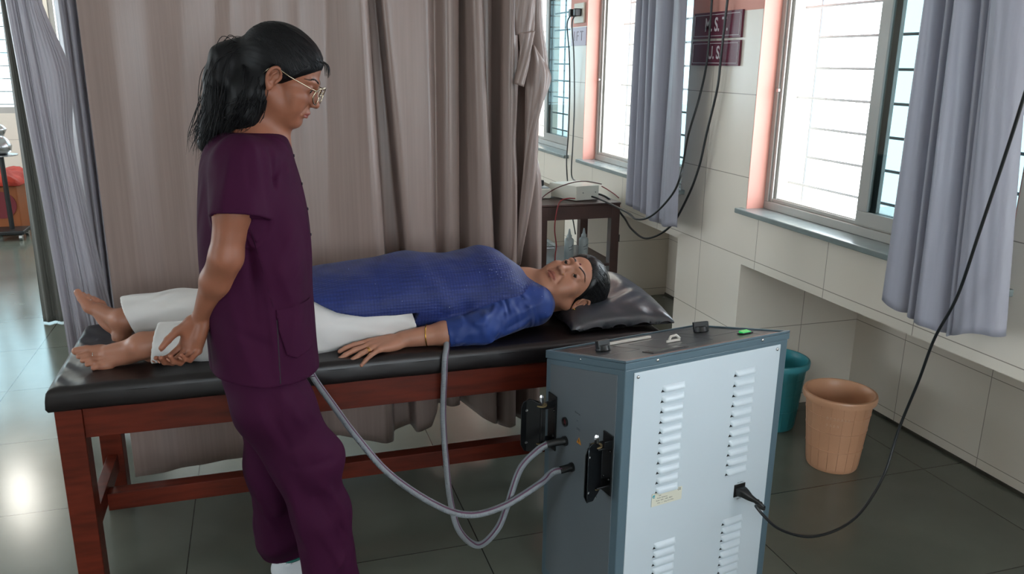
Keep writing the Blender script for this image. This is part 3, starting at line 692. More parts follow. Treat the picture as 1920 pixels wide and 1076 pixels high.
# ------------------------------------------------------------------ implicit-surface modelling
class S:
    """smooth union / subtraction of round cones, ellipsoids and lofts"""
    def __init__(s, k=.01): s.p = []; s.k = k
    def cone(s, a, b, r1, r2, k=None, sub=False): s.p.append(('c', np.array(a, float), np.array(b, float), r1, r2, s.k if k is None else k, sub)); return s
    def chain(s, pts, rs, k=None):
        for i in range(len(pts) - 1): s.cone(pts[i], pts[i + 1], rs[i], rs[i + 1], k)
        return s
    def ell(s, c, r, R=None, k=None, sub=False): s.p.append(('e', np.array(c, float), np.array(r, float), np.array(R, float) if R is not None else np.eye(3), None, s.k if k is None else k, sub)); return s
    def fn(s, f, k=None, sub=False): s.p.append(('f', f, None, None, None, s.k if k is None else k, sub)); return s
    def T(s, M, sc=1.0):
        """apply a rigid transform and uniform scale"""
        M = np.array(M); R, t = M[:3, :3], M[:3, 3]; q = S(s.k * sc)
        for p in s.p:
            if p[0] == 'c': q.p.append(('c', R @ (p[1] * sc) + t, R @ (p[2] * sc) + t, p[3] * sc, p[4] * sc, p[5] * sc, p[6]))
            elif p[0] == 'e': q.p.append(('e', R @ (p[1] * sc) + t, p[2] * sc, R @ p[3], None, p[5] * sc, p[6]))
            else:
                f = p[1]; q.p.append(('f', (lambda P, f=f: f(((P - t) @ R) / sc) * sc), None, None, None, p[5] * sc, p[6]))
        return q
    def __add__(s, o): q = S(s.k); q.p = s.p + o.p; return q
    def box(s, p):
        if p[0] == 'c': r = max(p[3], p[4]) + .03; return np.minimum(p[1], p[2]) - r, np.maximum(p[1], p[2]) + r
        if p[0] == 'e': r = max(p[2]) + .03; return p[1] - r, p[1] + r
    def cull(s, lo, hi):
        q = S(s.k)
        for p in s.p:
            b = s.box(p)
            if b is None or (np.all(b[0] < hi) and np.all(b[1] > lo)): q.p.append(p)
        return q
    def __call__(s, P):
        d = np.full(len(P), .3, np.float32)
        for p in s.p:
            if p[0] == 'c':
                ba = p[2] - p[1]; L = ba @ ba; pa = P - p[1]; h = np.clip((pa @ ba) / max(L, 1e-12), 0, 1)
                e = np.sqrt(((pa - h[:, None] * ba) ** 2).sum(1)) - (p[3] + (p[4] - p[3]) * h)
            elif p[0] == 'e':
                q = (P - p[1]) @ p[3]; k0 = np.sqrt(((q / p[2]) ** 2).sum(1)); k1 = np.sqrt(((q / p[2] ** 2) ** 2).sum(1)); e = k0 * (k0 - 1) / np.maximum(k1, 1e-6)
            else: e = p[1](P)
            k = p[5]
            if p[6]:
                h = np.maximum(k - np.abs(-e - d), 0) / k if k > 0 else 0; d = np.maximum(-e, d) + h * h * k * .25
            else:
                h = np.maximum(k - np.abs(e - d), 0) / k if k > 0 else 0; d = np.minimum(e, d) - h * h * k * .25
        return d
EDG = [(a, b) for a in range(8) for b in range(8) if b > a and bin(a ^ b).count('1') == 1]
def nets(f, lo, hi, h, B=10, slack=1.7, cullable=None):
    lo = np.array(lo, float); hi = np.array(hi, float); nb = np.ceil((hi - lo) / (h * B)).astype(int)
    I = np.stack(np.meshgrid(*[np.arange(n) for n in nb], indexing='ij'), -1).reshape(-1, 3)
    c = lo + (I + .5) * h * B; keep = []
    for q in range(0, len(c), 200000): keep.append(np.abs(f(c[q:q + 200000])) < h * B * .87 * slack + .004)
    I = I[np.concatenate(keep)]
    g = np.arange(B + 1); G = np.stack(np.meshgrid(g, g, g, indexing='ij'), -1).reshape(-1, 3)
    big = int(max(nb)) * B + 8; V = []; K = []; Q = []
    def key(c): return (c[..., 0] * big + c[..., 1]) * big + c[..., 2]
    for q in range(0, len(I), 160):
        ib = I[q:q + 160] * B; pts = (lo + (ib[:, None, :] + G[None]) * h).reshape(-1, 3)
        ff = f
        if isinstance(f, S): ff = f.cull(pts.min(0) - .01, pts.max(0) + .01)
        d = ff(pts).reshape(len(ib), B + 1, B + 1, B + 1)
        s = d < 0
        cs = [s[:, i:B + i, j:B + j, k:B + k] for i in (0, 1) for j in (0, 1) for k in (0, 1)]
        cnt = sum(x.astype(np.int8) for x in cs); act = np.argwhere((cnt > 0) & (cnt < 8))
        if not len(act): continue
        n, i, j, k = act.T; cor = np.stack([d[n, i + a, j + b, k + e] for a in (0, 1) for b in (0, 1) for e in (0, 1)], 1)
        off = np.array([(a, b, e) for a in (0, 1) for b in (0, 1) for e in (0, 1)], float)
        acc = np.zeros((len(act), 3)); num = np.zeros(len(act))
        for a, b in EDG:
            da, db = cor[:, a], cor[:, b]; m = (da < 0) != (db < 0); t = np.where(m, da / np.where(m, da - db, 1), 0)
            acc += np.where(m[:, None], off[a] + t[:, None] * (off[b] - off[a]), 0); num += m
        cell = ib[n] + act[:, 1:]
        V.append(lo + (cell + acc / num[:, None]) * h); K.append(key(cell + 2))
        for ax in range(3):
            e = [0, 0, 0]; e[ax] = 1; sa = s[:, :B, :B, :B]; sb = s[:, e[0]:B + e[0], e[1]:B + e[1], e[2]:B + e[2]]
            w = np.argwhere(sa != sb)
            if not len(w): continue
            p = ib[w[:, 0]] + w[:, 1:] + 2; o1 = np.zeros(3, int); o2 = np.zeros(3, int); o1[(ax + 1) % 3] = 1; o2[(ax + 2) % 3] = 1
            quad = np.stack([key(p), key(p - o1), key(p - o1 - o2), key(p - o2)], 1)
            fl = sa[w[:, 0], w[:, 1], w[:, 2], w[:, 3]]; quad[~fl] = quad[~fl][:, ::-1]; Q.append(quad)
    V = np.concatenate(V); K = np.concatenate(K); Q = np.concatenate(Q); o = np.argsort(K); K = K[o]; V = V[o]
    ix = np.clip(np.searchsorted(K, Q), 0, len(K) - 1); ok = (K[ix] == Q).all(1); F = ix[ok][:, ::-1]
    return V, F
def mesh_np(name, parts, m, parent=None, color=None, relax=0):
    V = []; F = []; n = 0
    for v, f in parts:
        if relax:
            e = np.concatenate([f[:, [0, 1]], f[:, [1, 2]], f[:, [2, 3]], f[:, [3, 0]]]); e = np.concatenate([e, e[:, ::-1]])
            for _ in range(relax):
                a = np.zeros_like(v); c = np.zeros(len(v)); np.add.at(a, e[:, 0], v[e[:, 1]]); np.add.at(c, e[:, 0], 1); v = np.where(c[:, None] > 4, .5 * v + .5 * a / np.maximum(c, 1)[:, None], v)
        V.append(v); F.append(f + n); n += len(v)
    V = np.concatenate(V); F = np.concatenate(F)
    me = bpy.data.meshes.new(name); me.vertices.add(len(V)); me.vertices.foreach_set('co', V.astype(np.float32).ravel())
    me.loops.add(F.size); me.loops.foreach_set('vertex_index', F.astype(np.int32).ravel()); me.polygons.add(len(F)); me.polygons.foreach_set('loop_start', np.arange(0, F.size, 4, dtype=np.int32))
    me.update(calc_edges=True); me.validate()
    if color is not None:
        c = color(V); at_ = me.color_attributes.new('tone', 'FLOAT_COLOR', 'POINT'); at_.data.foreach_set('color', np.concatenate([c, np.ones((len(c), 1))], 1).astype(np.float32).ravel())
    return link(name, me, m, parent, smooth=True)
def rotm(ax, deg): return np.array(Matrix.Rotation(math.radians(deg), 3, ax))
def M4(R, t): m = np.eye(4); m[:3, :3] = R; m[:3, 3] = t; return m
def axes(x, y, z): return np.stack([np.array(x, float) / np.linalg.norm(x), np.array(y, float) / np.linalg.norm(y), np.array(z, float) / np.linalg.norm(z)], 1)
def wave(P, seeds, f, amp):
    """smooth irregular field from a few warped sines"""
    rs = np.random.RandomState(seeds); o = 0
    for i in range(5):
        k = rs.normal(size=3) * np.array(f); k2 = rs.normal(size=3) * np.array(f) * .6
        o = o + np.sin(P @ k + 1.5 * np.sin(P @ k2 + rs.rand() * 6) + rs.rand() * 6)
    return o * amp / 3
def loft(axis, knots, n=2.3, cut=True, smooth=True):
    """knots: (t, cb, cc, rb, rc) cross sections along an axis; b, c are the two other axes in order"""
    K = np.array(knots, float); b, c = [i for i in range(3) if i != axis]
    def f(P):
        t = P[:, axis]; v = [np.interp(t, K[:, 0], K[:, i]) for i in (1, 2, 3, 4)]
        k = (np.abs((P[:, b] - v[0]) / v[2]) ** n + np.abs((P[:, c] - v[1]) / v[3]) ** n) ** (1 / n)
        d = (k - 1) * np.minimum(v[2], v[3])
        if cut: d = np.maximum(d, np.maximum(K[0, 0] - t, t - K[-1, 0]))
        return d
    return f
def resample(knots, n=60):
    K = np.array(knots, float); t = np.linspace(K[0, 0], K[-1, 0], n); out = [t]
    for i in range(1, K.shape[1]):
        m = np.gradient(K[:, i], K[:, 0]); y = np.zeros(n)
        for j in range(len(K) - 1):
            a, b = K[j, 0], K[j + 1, 0]; w = (t >= a) & (t <= b); s = (t[w] - a) / (b - a); H = b - a
            y[w] = (2 * s ** 3 - 3 * s ** 2 + 1) * K[j, i] + (s ** 3 - 2 * s ** 2 + s) * H * m[j] + (-2 * s ** 3 + 3 * s ** 2) * K[j + 1, i] + (s ** 3 - s ** 2) * H * m[j + 1]
        out.append(y)
    return np.stack(out, 1)
# ---- head: x to the person's right, y forward, z up, origin between the eyes' level and the ears
def head_sdf(part=.0012, fat=1.0, lid=0.55, lips=1.0):
    s = S(.012)
    s.ell((0, -.018, .038), (.0735, .092, .080)).ell((0, .028, .032), (.061, .058, .064), k=.02)
    s.ell((0, .038, -.030), (.0555 * fat, .052, .066), k=.02).ell((0, .030, -.066), (.046 * fat, .048, .040), k=.02)
    s.ell((0, .0705, -.0945), (.021, .0165, .0165), k=.022)
    for q in (-1, 1):
        s.ell((q * .041 * fat, .058, -.026), (.021, .021, .018), k=.02).ell((q * .034 * fat, .060, -.055), (.022, .020, .026), k=.022)
        s.cone((q * .053 * fat, -.004, -.048), (q * .020, .062, -.094), .017, .013, k=.024)
        s.cone((q * .010, .0855, .017), (q * .040, .0735, .019), .0075, .006, k=.014)
    s.cone((0, .082, .012), (0, .1015, -.029), .0062, .0085, k=.012)
    s.ell((0, .1035, -.0345), (.0100, .0098, .0088), k=.008)
    for q in (-1, 1): s.ell((q * .0118, .0945, -.0365), (.0075, .0090, .0070), k=.007)
    for q in (-1, 1):
        s.ell((q * .031, .0945, -.001), (.0165, .0125, .0115), k=.012, sub=True)        # socket
        s.ell((q * .031, .0725, -.0015), (.0152, .0150, .0142), k=.005)                      # lids
        s.ell((q * .0065, .1035, -.0440), (.0034, .0055, .0032), rotm('Z', q * -20), k=.002, sub=True)
    s.ell((0, .081, -.062), (.025, .0125, .018), k=.012)
    # lips
    U = [(-.0235, .0795, -.0665), (-.012, .0888, -.0622), (-.0035, .0925, -.0602), (0, .0915, -.0612), (.0035, .0925, -.0602), (.012, .0888, -.0622), (.0235, .0795, -.0665)]
    s.chain(U, [.0028, .0048, .0056, .0052, .0056, .0048, .0028], k=.004)
    L = [(-.0215, .0795, -.0675), (-.011, .0872, -.0712), (0, .0895, -.0725), (.011, .0872, -.0712), (.0215, .0795, -.0675)]
    s.chain(L, [.0028, .0058, .0068, .0058, .0028], k=.004)
    Mo = [(-.0245, .0825, -.0672), (-.011, .0945, -.0668), (0, .0975, -.0672), (.011, .0945, -.0668), (.0245, .0825, -.0672)]
    for a, b in zip(Mo, Mo[1:]): s.cone(a, b, part, part, k=.0025, sub=True)
    s.cone((0, .1005, -.0545), (0, .097, -.0500), .0022, .0020, k=.004, sub=True)           # philtrum
    s.ell((0, .091, -.0805), (.016, .005, .004), k=.008, sub=True)                           # below the lip
    for q in (-1, 1):                                                                        # naso-labial line
        s.cone((q * .019, .091, -.040), (q * .030, .082, -.062), .0016, .0012, k=.009, sub=True)
    for q in (-1, 1):        # ears
        e = S(.004); R = rotm('X', 0)
        e.ell((0, 0, .004), (.0055, .0165, .027), k=.004)
        pts = [(.004, .010, -.004), (.006, .0145, .012), (.0075, .008, .027), (.008, -.004, .031), (.0085, -.0145, .022), (.008, -.017, .006), (.006, -.012, -.008), (.0045, -.004, -.018)]
        pts = [tuple(p) for p in spline(pts, 4)]; e.chain(pts, list(np.interp(np.linspace(0, 7, len(pts)), range(8), [.0026, .0030, .0032, .0034, .0036, .0034, .0032, .0044])), k=.003)
        e.ell((.0052, .0015, -.021), (.0045, .0075, .0085), k=.005)
        e.ell((.0105, -.001, .006), (.0070, .0095, .0155), k=.004, sub=True)
        e.chain([(.0055, -.006, -.004), (.0062, -.007, .010), (.0060, -.001, .020)], [.0022, .0026, .0022], k=.003)
        e.ell((.006, .009, -.003), (.0032, .0038, .006), k=.003); e.ell((.0075, .003, -.002), (.005, .0042, .0055), k=.003, sub=True)
        Rr = rotm('Z', 22) @ rotm('X', -8)
        if q < 0: Mm = np.diag([-1, 1, 1.]) @ Rr
        else: Mm = Rr
        for p in e.p:
            if p[0] == 'c': s.p.append(('c', Mm @ p[1] + (q * .0725, -.006, -.010), Mm @ p[2] + (q * .0725, -.006, -.010), *p[3:]))
            else: s.p.append(('e', Mm @ p[1] + (q * .0725, -.006, -.010), p[2], Mm @ p[3], *p[4:]))
    return s
def skin_color(V, Mh, sc, base, lip, brow=(.012, .008, .006), bare=None, deep=None):
    """colours that belong to the skin itself: lips, brows, lashes"""
    R, t = Mh[:3, :3], Mh[:3, 3]; Q = ((V - t) @ R) / sc; C = np.tile(np.array(base, float), (len(V), 1))
    C *= (1 + .05 * wave(V, 5, (60, 60, 60), 1.0))[:, None]
    x, y, z = np.abs(Q[:, 0]), Q[:, 1], Q[:, 2]
    def mixc(m, c): C[:] = C * (1 - m[:, None]) + np.array(c) * m[:, None]
    def near(x0, y0, z0, rx, ry, rz, soft=.5):
        d = np.sqrt(((x - x0) / rx) ** 2 + ((y - y0) / ry) ** 2 + ((z - z0) / rz) ** 2); return np.clip((1 - d) / soft, 0, 1)
    face = (y > .05)
    # lips
    top = -.0602 + .0045 - np.clip(x - .004, 0, 1) * .36; bot = -.0725 - .0058 + x * .42
    e = .0015; m = np.clip((top - z) / e, 0, 1) * np.clip((z - bot) / e, 0, 1) * np.clip((.0245 - x) / .003, 0, 1) * (y > .072); mixc(m * .85, lip)
    # warmer cheeks, nose
    mixc(near(.04, .065, -.03, .028, .03, .026, .9) * .25, np.array(base) * (1.12, .92, .88))
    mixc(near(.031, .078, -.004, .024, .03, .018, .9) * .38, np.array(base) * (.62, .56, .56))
    # brows: arched
    bz = .0215 + .007 * np.sin(np.clip((x - .012) / .036, 0, 1) * math.pi * .75) - .004 * np.clip((x - .034) / .014, 0, 1); th = .0046 * (1 - .6 * np.clip((x - .014) / .036, 0, 1))
    m = np.clip(1.5 * (1 - np.abs(z - bz) / th), 0, 1) * np.clip((x - .0095) / .004, 0, 1) * np.clip((.0495 - x) / .005, 0, 1) * face; mixc(m * .93, brow)
    return C, Q
# ---- hand: wrist at the origin, fingers along +y, back of the hand +z, thumb on the +x side
def hand_sdf(curl, spread=(8, 2, -4, -10), thumb=((.022, .020, -.006), (.75, .60, -.25), (.55, .82, -.15)), sc=1.0, wrist=(.0255, .0165)):
    s = S(.006)
    bx = (.0275, .0090, -.0095, -.0260); by = (.086, .090, .086, .077)
    L = ((.043, .025, .020), (.047, .029, .021), (.043, .027, .021), (.033, .020, .018)); R0 = (.0083, .0084, .0080, .0070)
    tips = []
    s.ell((0, .002, 0), (wrist[0], .030, wrist[1]), k=.012)
    s.ell((.002, .045, -.002), (.033, .047, .0115), k=.012)
    s.ell((-.018, .030, -.006), (.014, .032, .011), k=.010); s.ell((.020, .032, -.008), (.015, .028, .012), k=.010)
    for i in range(4):
        s.cone((bx[i] * .55, .012, 0), (bx[i], by[i], .001), .0115, R0[i] * 1.12, k=.009)
        p = np.array((bx[i], by[i], .001)); a = 0; sp = math.radians(spread[i]); r = R0[i]; nodes = [p]
        for j in range(3):
            a += math.radians(curl[i][j]); d = np.array((math.sin(sp) * math.cos(a), math.cos(sp) * math.cos(a), -math.sin(a)))
            q = p + d * L[i][j]; r2 = r * (.93, .90, .80)[j]
            s.cone(p, q, r * (1.0 if j == 0 else 1.0), r2, k=.0035 if j else .006); p = q; r = r2 * 1.02; nodes.append(q)
        up = np.array((math.sin(sp) * math.sin(a), math.cos(sp) * math.sin(a), math.cos(a))); tips.append((p - d * .003 + up * r * .78, d, up))
    b = np.array(thumb[0]); d1 = np.array(thumb[1]) / np.linalg.norm(thumb[1]); d2 = np.array(thumb[2]) / np.linalg.norm(thumb[2])
    m = b + d1 * .040; e = m + (d1 * .4 + d2 * .6) / np.linalg.norm(d1 * .4 + d2 * .6) * .030; f = e + d2 * .024
    s.cone(b, m, .0135, .0108, k=.012).cone(m, e, .0104, .0092, k=.005).cone(e, f, .0094, .0074, k=.004)
    s.cone(b, (.020, .070, 0), .010, .008, k=.014)
    up = np.cross(d2, np.cross((0, 0, 1.), d2)); up = up / np.linalg.norm(up); tips.append((f - d2 * .002 + up * .0068, d2, up))
    return s, tips
def nail_mesh(tips, M, sc=1.0, w=.0048, l=.0062):
    g = MB()
    M = np.array(M)
    for p, d, up in tips:
        P = M[:3, :3] @ (p * sc) + M[:3, 3]; D = M[:3, :3] @ d; U = M[:3, :3] @ up; X = np.cross(D, U)
        K = Matrix(((X[0], D[0], U[0], P[0]), (X[1], D[1], U[1], P[1]), (X[2], D[2], U[2], P[2]), (0, 0, 0, 1)))
        bmesh.ops.create_uvsphere(g.bm, u_segments=12, v_segments=6, radius=1, matrix=K @ Matrix.Diagonal((w * sc, l * sc, .0016 * sc, 1)))
    return g
# ---- foot: ankle at the origin, toes along +y, shin +z; big toe on the +x side
def foot_sdf(toe=0):
    s = S(.012)
    s.ell((0, -.004, -.004), (.031, .033, .030)).ell((0, -.036, -.052), (.028, .030, .028)).cone((0, -.018, -.012), (0, -.034, -.045), .028, .026)
    s.cone((.004, .012, -.018), (.012, .085, -.052), .030, .022).cone((-.006, .006, -.030), (-.018, .085, -.062), .026, .017)
    s.ell((.002, .045, -.060), (.030, .060, .018)).ell((.022, .108, -.064), (.022, .026, .017)).ell((-.020, .098, -.068), (.022, .026, .013))
    for x, z in ((.026, .004), (-.026, -.002)): s.ell((x, -.004, z), (.008, .012, .013), k=.008)
    T = ((.0285, .122, .050, .0125, .0118), (.0085, .124, .040, .0085, .0082), (-.0060, .120, .034, .0080, .0078), (-.0195, .112, .030, .0076, .0074), (-.0325, .100, .026, .0074, .0074)); tips = []
    for i, (x, y, l, r1, r2) in enumerate(T):
        a = np.array((x, y - .02, -.064)); m = np.array((x * 1.02, y + l * .45, -.0600 if i else -.062)); e = np.array((x * 1.03 - (.004 if i == 0 else 0), y + l, -.0665 if i else -.0625))
        s.cone(a, m, r1 * 1.05, r1, k=.006).cone(m, e, r1, r2, k=.004)
        tips.append((e + np.array((0, -.002, r2 * .8)), np.array((0, 1., 0)), np.array((0, 0, 1.))))
    for x in (.015, .004, -.006, -.016): s.cone((x * .6, .03, -.030), (x * 1.2, .105, -.0545), .0035, .0030, k=.008)
    return s, tips
# ---- hair strands laid over a surface
def strands(paths, r=.0009, seed=1):
    g = MB()
    for p in paths:
        n = len(p); g.tube(p, [r * (1 if i < n * .7 else max(.15, (n - i) / (n * .3))) for i in range(n)], 4, caps=False)
    return g
M_skin1 = mat('warm_brown_skin', '#8a5a41', .46, bump=(260, .12, .0012), attr='tone', sss=.12, spec=.32)
M_skin2 = mat('medium_brown_skin', '#a07058', .44, bump=(240, .14, .0012), attr='tone', sss=.12, spec=.4)
M_hair = mat('black_hair', '#070608', .5, spec=.2)
M_hair2 = mat('black_hair_tied', '#0a090b', .4, spec=.35)
M_eye = mat('eye_white', '#c9c1b8', .15); M_iris = mat('dark_brown_iris', '#0c0604', .2, spec=.3)
M_nail = mat('finger_nail', '#9c6a56', .28); M_nail2 = mat('painted_toe_nail', '#3a2020', .25)
M_gold = mat('gold', '#c79a45', .25, 1.); M_silver = mat('silver', '#c9c9c6', .2, 1.)
def eyes(Mh, sc, parent, gaze=(0, 0), lid_low=.0):
    for q in (-1, 1):
        M = Matrix(np.array(Mh).tolist()) @ Matrix.Scale(sc, 4) @ Matrix.Translation((q * .031, .0735, -.0015)) @ Matrix.Rotation(math.radians(gaze[0]), 4, 'Z') @ Matrix.Rotation(math.radians(gaze[1]), 4, 'X')
        g = MB(); bmesh.ops.create_uvsphere(g.bm, u_segments=24, v_segments=16, radius=.0132, matrix=M)
        o = g.build('eyeball', M_eye, parent, smooth=True)
        g = MB(); g.lathe([(.0062, 0), (.0060, .0008), (.004, .0016), (.001, .002)], (0, 0, 0), n=20, M=M @ Matrix.Translation((0, .0118, 0)) @ Matrix.Rotation(math.radians(-90), 4, 'X')); g.build('iris', M_iris, o, smooth=True)
def eye_open(s, zlo, zhi, tilt=0):
    """carve the palpebral opening so that the eyeball shows between the lids"""
    for q in (-1, 1): s.ell((q * .031, .0905, (zlo + zhi) / 2 - .0015), (.0125, .0100, (zhi - zlo) / 2), rotm('Y', q * tilt), k=.0015, sub=True)
    return s

def smax(a, b, k):
    h = np.maximum(k - np.abs(a - b), 0) / k; return np.maximum(a, b) + h * h * k * .25
def ridges(P, L):
    """cloth folds: soft ridges (positive) and troughs (negative) along segments"""
    w = 0
    for a, b, r, amp in L:
        a = np.array(a, float); b = np.array(b, float); ba = b - a; pa = P - a; h = np.clip(pa @ ba / (ba @ ba), 0, 1)
        d2 = ((pa - h[:, None] * ba) ** 2 * np.array((1, .35, 1))).sum(1); w = w - amp * np.exp(-d2 / r ** 2) * (1 - .3 * np.abs(2 * h - 1))
    return w
def face_hair(f, M, sc, parent, zlo, zhi, seed, m, dens=70):
    """brow hairs and dark lash lines lying on the skin"""
    M = np.array(M); rs = np.random.RandomState(seed); paths = []
    def W(q): return M[:3, :3] @ (np.array(q) * sc) + M[:3, 3]
    def on(x, z, off=.0):
        ts = np.linspace(.125, .045, 240); c = np.stack([W((x, t, z)) for t in ts]); dd = f(c); i = int(np.argmax(dd < off)); return c[i]
    for q in (-1, 1):
        for k in range(dens):
            u = rs.rand(); x = .0105 + .038 * u; z = .0195 + .0078 * math.sin(u * 2.35) - .003 * max(0, u - .7) / .3 + rs.uniform(-1, 1) * .0024 * (1.15 - u)
            dx, dz = (.0045, .0035 - .006 * u); p = [on(q * (x + dx * t), z + dz * t, .0002 + .0004 * t) for t in (0, .5, 1)]; paths.append([tuple(v) for v in p])
    strands(paths, .00042 * sc).build('eyebrows', m, parent)
    for q in (-1, 1):
        g = MB(); pts = []
        for u in np.linspace(-.9, .9, 11):
            x = q * (.031 + .0118 * u); z = (zlo + zhi) / 2 - .0012 + (zhi - zlo) / 2 * 1.15 * math.sqrt(max(0, 1 - u * u)) - q * 0; pts.append(tuple(on(x, z, .0) + M[:3, 1] * .0004))
        g.tube(pts, [.0003 + .0008 * (1 - abs(u)) ** .5 for u in np.linspace(-1, 1, 11)], 6); g.build('lash_line', m, parent, smooth=True)

def wrinkle(m, scale, dist, strength=1.0, sc=(1, 1, 1), rot=(0, 0, 0), distort=1.2):
    """broad cloth creases as relief under the weave"""
    t = m.node_tree; p = t.nodes['Principled BSDF']; tc = nn(t, 'ShaderNodeTexCoord'); mp = nn(t, 'ShaderNodeMapping')
    mp.inputs['Scale'].default_value = sc; mp.inputs['Rotation'].default_value = [math.radians(r) for r in rot]; t.links.new(tc.outputs['Object'], mp.inputs[0])
    n = nn(t, 'ShaderNodeTexNoise', noise_type='RIDGED_MULTIFRACTAL'); n.inputs['Scale'].default_value = scale; n.inputs['Detail'].default_value = 1.5; n.inputs['Distortion'].default_value = distort; n.inputs['Roughness'].default_value = .4
    t.links.new(mp.outputs[0], n.inputs['Vector'])
    b = nn(t, 'ShaderNodeBump'); b.inputs['Strength'].default_value = strength; b.inputs['Distance'].default_value = dist; t.links.new(n.outputs[0], b.inputs['Height'])
    L = p.inputs['Normal'].links
    if L:
        first = L[0].from_node
        while first.inputs['Normal'].links: first = first.inputs['Normal'].links[0].from_node
        t.links.new(b.outputs[0], first.inputs['Normal'])
    else: t.links.new(b.outputs[0], p.inputs['Normal'])
# ------------------------------------------------------------------ hair on a head
def hair_cap(thick=.007, nape=True, line=((-.20, -.030), (-.04, -.018), (-.025, .010), (-.012, .020), (.0, .029), (.02, .046), (.04, .066), (.055, .079), (.066, .090), (.14, .13))):
    c = S(.014); c.ell((0, -.018, .038), (.0735 + thick, .092 + thick, .080 + thick)).ell((0, .028, .032), (.061 + thick, .058 + thick * .6, .064 + thick), k=.02)
    if nape: c.ell((0, -.045, -.035), (.060, .055, .055), k=.03)
    L = np.array(line)
    def f(P):
        d = c(P); y0 = np.interp(P[:, 2], L[:, 0], L[:, 1]); g = P[:, 1] - y0
        rid = .0004 * np.clip(-(P[:, 1] - np.interp(P[:, 2], L[:, 0], L[:, 1])) / .04 - .3, 0, 1) * np.sin(np.arctan2(P[:, 0], P[:, 2] + .02) * 60 + 3 * np.sin(P[:, 1] * 40))
        d = d + np.clip((g + .022) / .022, 0, 1) ** 2 * .0062 + rid
        ex = np.sqrt(((np.abs(P[:, 0]) - .083) / .016) ** 2 + ((P[:, 1] + .006) / .021) ** 2 + ((P[:, 2] + .008) / .034) ** 2)   # room for the ear
        d = np.maximum(d, (1 - ex) * .014)
        return np.maximum(d, g)
    return f
def project(f, P, off, it=4):
    for _ in range(it):
        d = f(P); e = 1e-3; G = np.stack([f(P + np.eye(3)[i] * e) - d for i in range(3)], 1) / e
        P = P - ((d - off)[:, None]) * G / np.maximum((G ** 2).sum(1), .3)[:, None]
    return P
def scalp_strands(f, tie, n, M, sc, seed, line, r=.0008, wav=.0):
    rs = np.random.RandomState(seed); L = np.array(line); paths = []; m = 16
    z = np.concatenate([rs.uniform(-.01, .062, n * 2 // 3), rs.uniform(.05, .064, n // 3)]); sgn = rs.choice([-1, 1], len(z))
    y = np.interp(z, L[:, 0], L[:, 1]) - .004; th = np.where(np.arange(len(z)) < n * 2 // 3, .075, rs.uniform(0, .06, len(z)))
    S0 = np.stack([sgn * th, y, z], 1); t = np.linspace(0, 1, m)
    P = S0[:, None] * (1 - t)[None, :, None] + (np.array(tie) + rs.normal(size=(len(z), 3)) * .010)[:, None] * t[None, :, None]
    P[:, :, 2] += (np.sin(t * math.pi) * .035)[None]; P[:, :, 0] += sgn[:, None] * np.sin(t * math.pi)[None] * .03
    Q = project(f, P.reshape(-1, 3), .0004).reshape(P.shape)
    W = Q * sc @ np.array(M)[:3, :3].T + np.array(M)[:3, 3]
    return [[tuple(q) for q in w] for w in W]
# ================================================================== the standing person
def cap_axes(fwd, roll=0):
    f = Vector(fwd).normalized(); r = f.cross(Vector((0, 0, 1))).normalized(); u = r.cross(f)
    if roll: q = Matrix.Rotation(math.radians(roll), 3, f); r = q @ r; u = q @ u
    return np.array([[r[i], f[i], u[i]] for i in range(3)])
YAW, PIT = math.radians(13), math.radians(24)
HR = cap_axes((math.cos(YAW) * math.cos(PIT), -math.sin(YAW) * math.cos(PIT), -math.sin(PIT)), 0); HS = .93
ear = at(510, 148, y=1.995); HT = ear - HR @ (np.array((.078, -.006, -.010)) * HS); HM = M4(HR, HT)
pt = empty('person', (.0, 2.08, 0), 'standing person in purple scrubs and glasses looking down at the couch, hands behind the back', 'person')
def a2(u, v, y): return at(u, v, y=y)
body = head_sdf(part=.0010, lid=.5).T(HM, HS)
eo = S(.002); eye_open(eo, -.0058, .0006, -8); body = body + eo.T(HM, HS)
nb = a2(478, 268, 2.085); nk = HT + HR @ (np.array((0, -.030, -.055)) * HS)
body.cone(nk, nb, .052, .057, k=.03); body.cone(HT + HR @ (np.array((0, .012, -.075)) * HS), nb + (.02, 0, .02), .038, .048, k=.03)
body.cone(nb, nb + (0, -.11, -.035), .045, .040, k=.03).cone(nb, nb + (0, .11, -.035), .045, .040, k=.03).cone(nb + (0, 0, -.02), nb + (0, 0, -.35), .085, .09, k=.03)
sh, el, wr = a2(450, 308, 1.925), a2(424, 482, 1.915), a2(381, 590, 2.005)
body.chain([nb + (0, -.12, -.04), sh, sh * .5 + el * .5, el], [.04, .042, .041, .036], k=.02).chain([el, el * .6 + wr * .4, wr], [.0375, .0365, .0235], k=.015)
sh2 = a2(470, 288, 2.25); el2 = sh2 + (-.02, .02, -.28); wr2 = el2 + (.05, .015, -.24)
body.chain([nb + (0, .12, -.04), sh2, el2, wr2], [.05, .048, .037, .024], k=.02)
hy = np.array((-.40, -.02, -.90)); hz = np.array((.55, .72, -.25)); hy /= np.linalg.norm(hy); hz = hz - hy * (hz @ hy); hz /= np.linalg.norm(hz); hx = -np.cross(hy, hz)
h1, t1 = hand_sdf(((38, 42, 25), (46, 50, 28), (50, 52, 30), (50, 50, 28)), (6, 0, -5, -12), ((.020, .018, -.008), (.42, .80, -.42), (.05, .92, -.40))); HM1 = M4(axes(hx, hy, hz), wr + hy * .012)
h2, t2 = hand_sdf(((15, 20, 15),) * 4); HM2 = M4(axes((1, 0, 0), (0, 0, -1), (0, 1, 0)), wr2 + np.array((0, 0, -.012)))
body = body + h1.T(HM1, .96) + h2.T(HM2, .98)
hipz = .88; pel = a2(490, 660, 2.08)
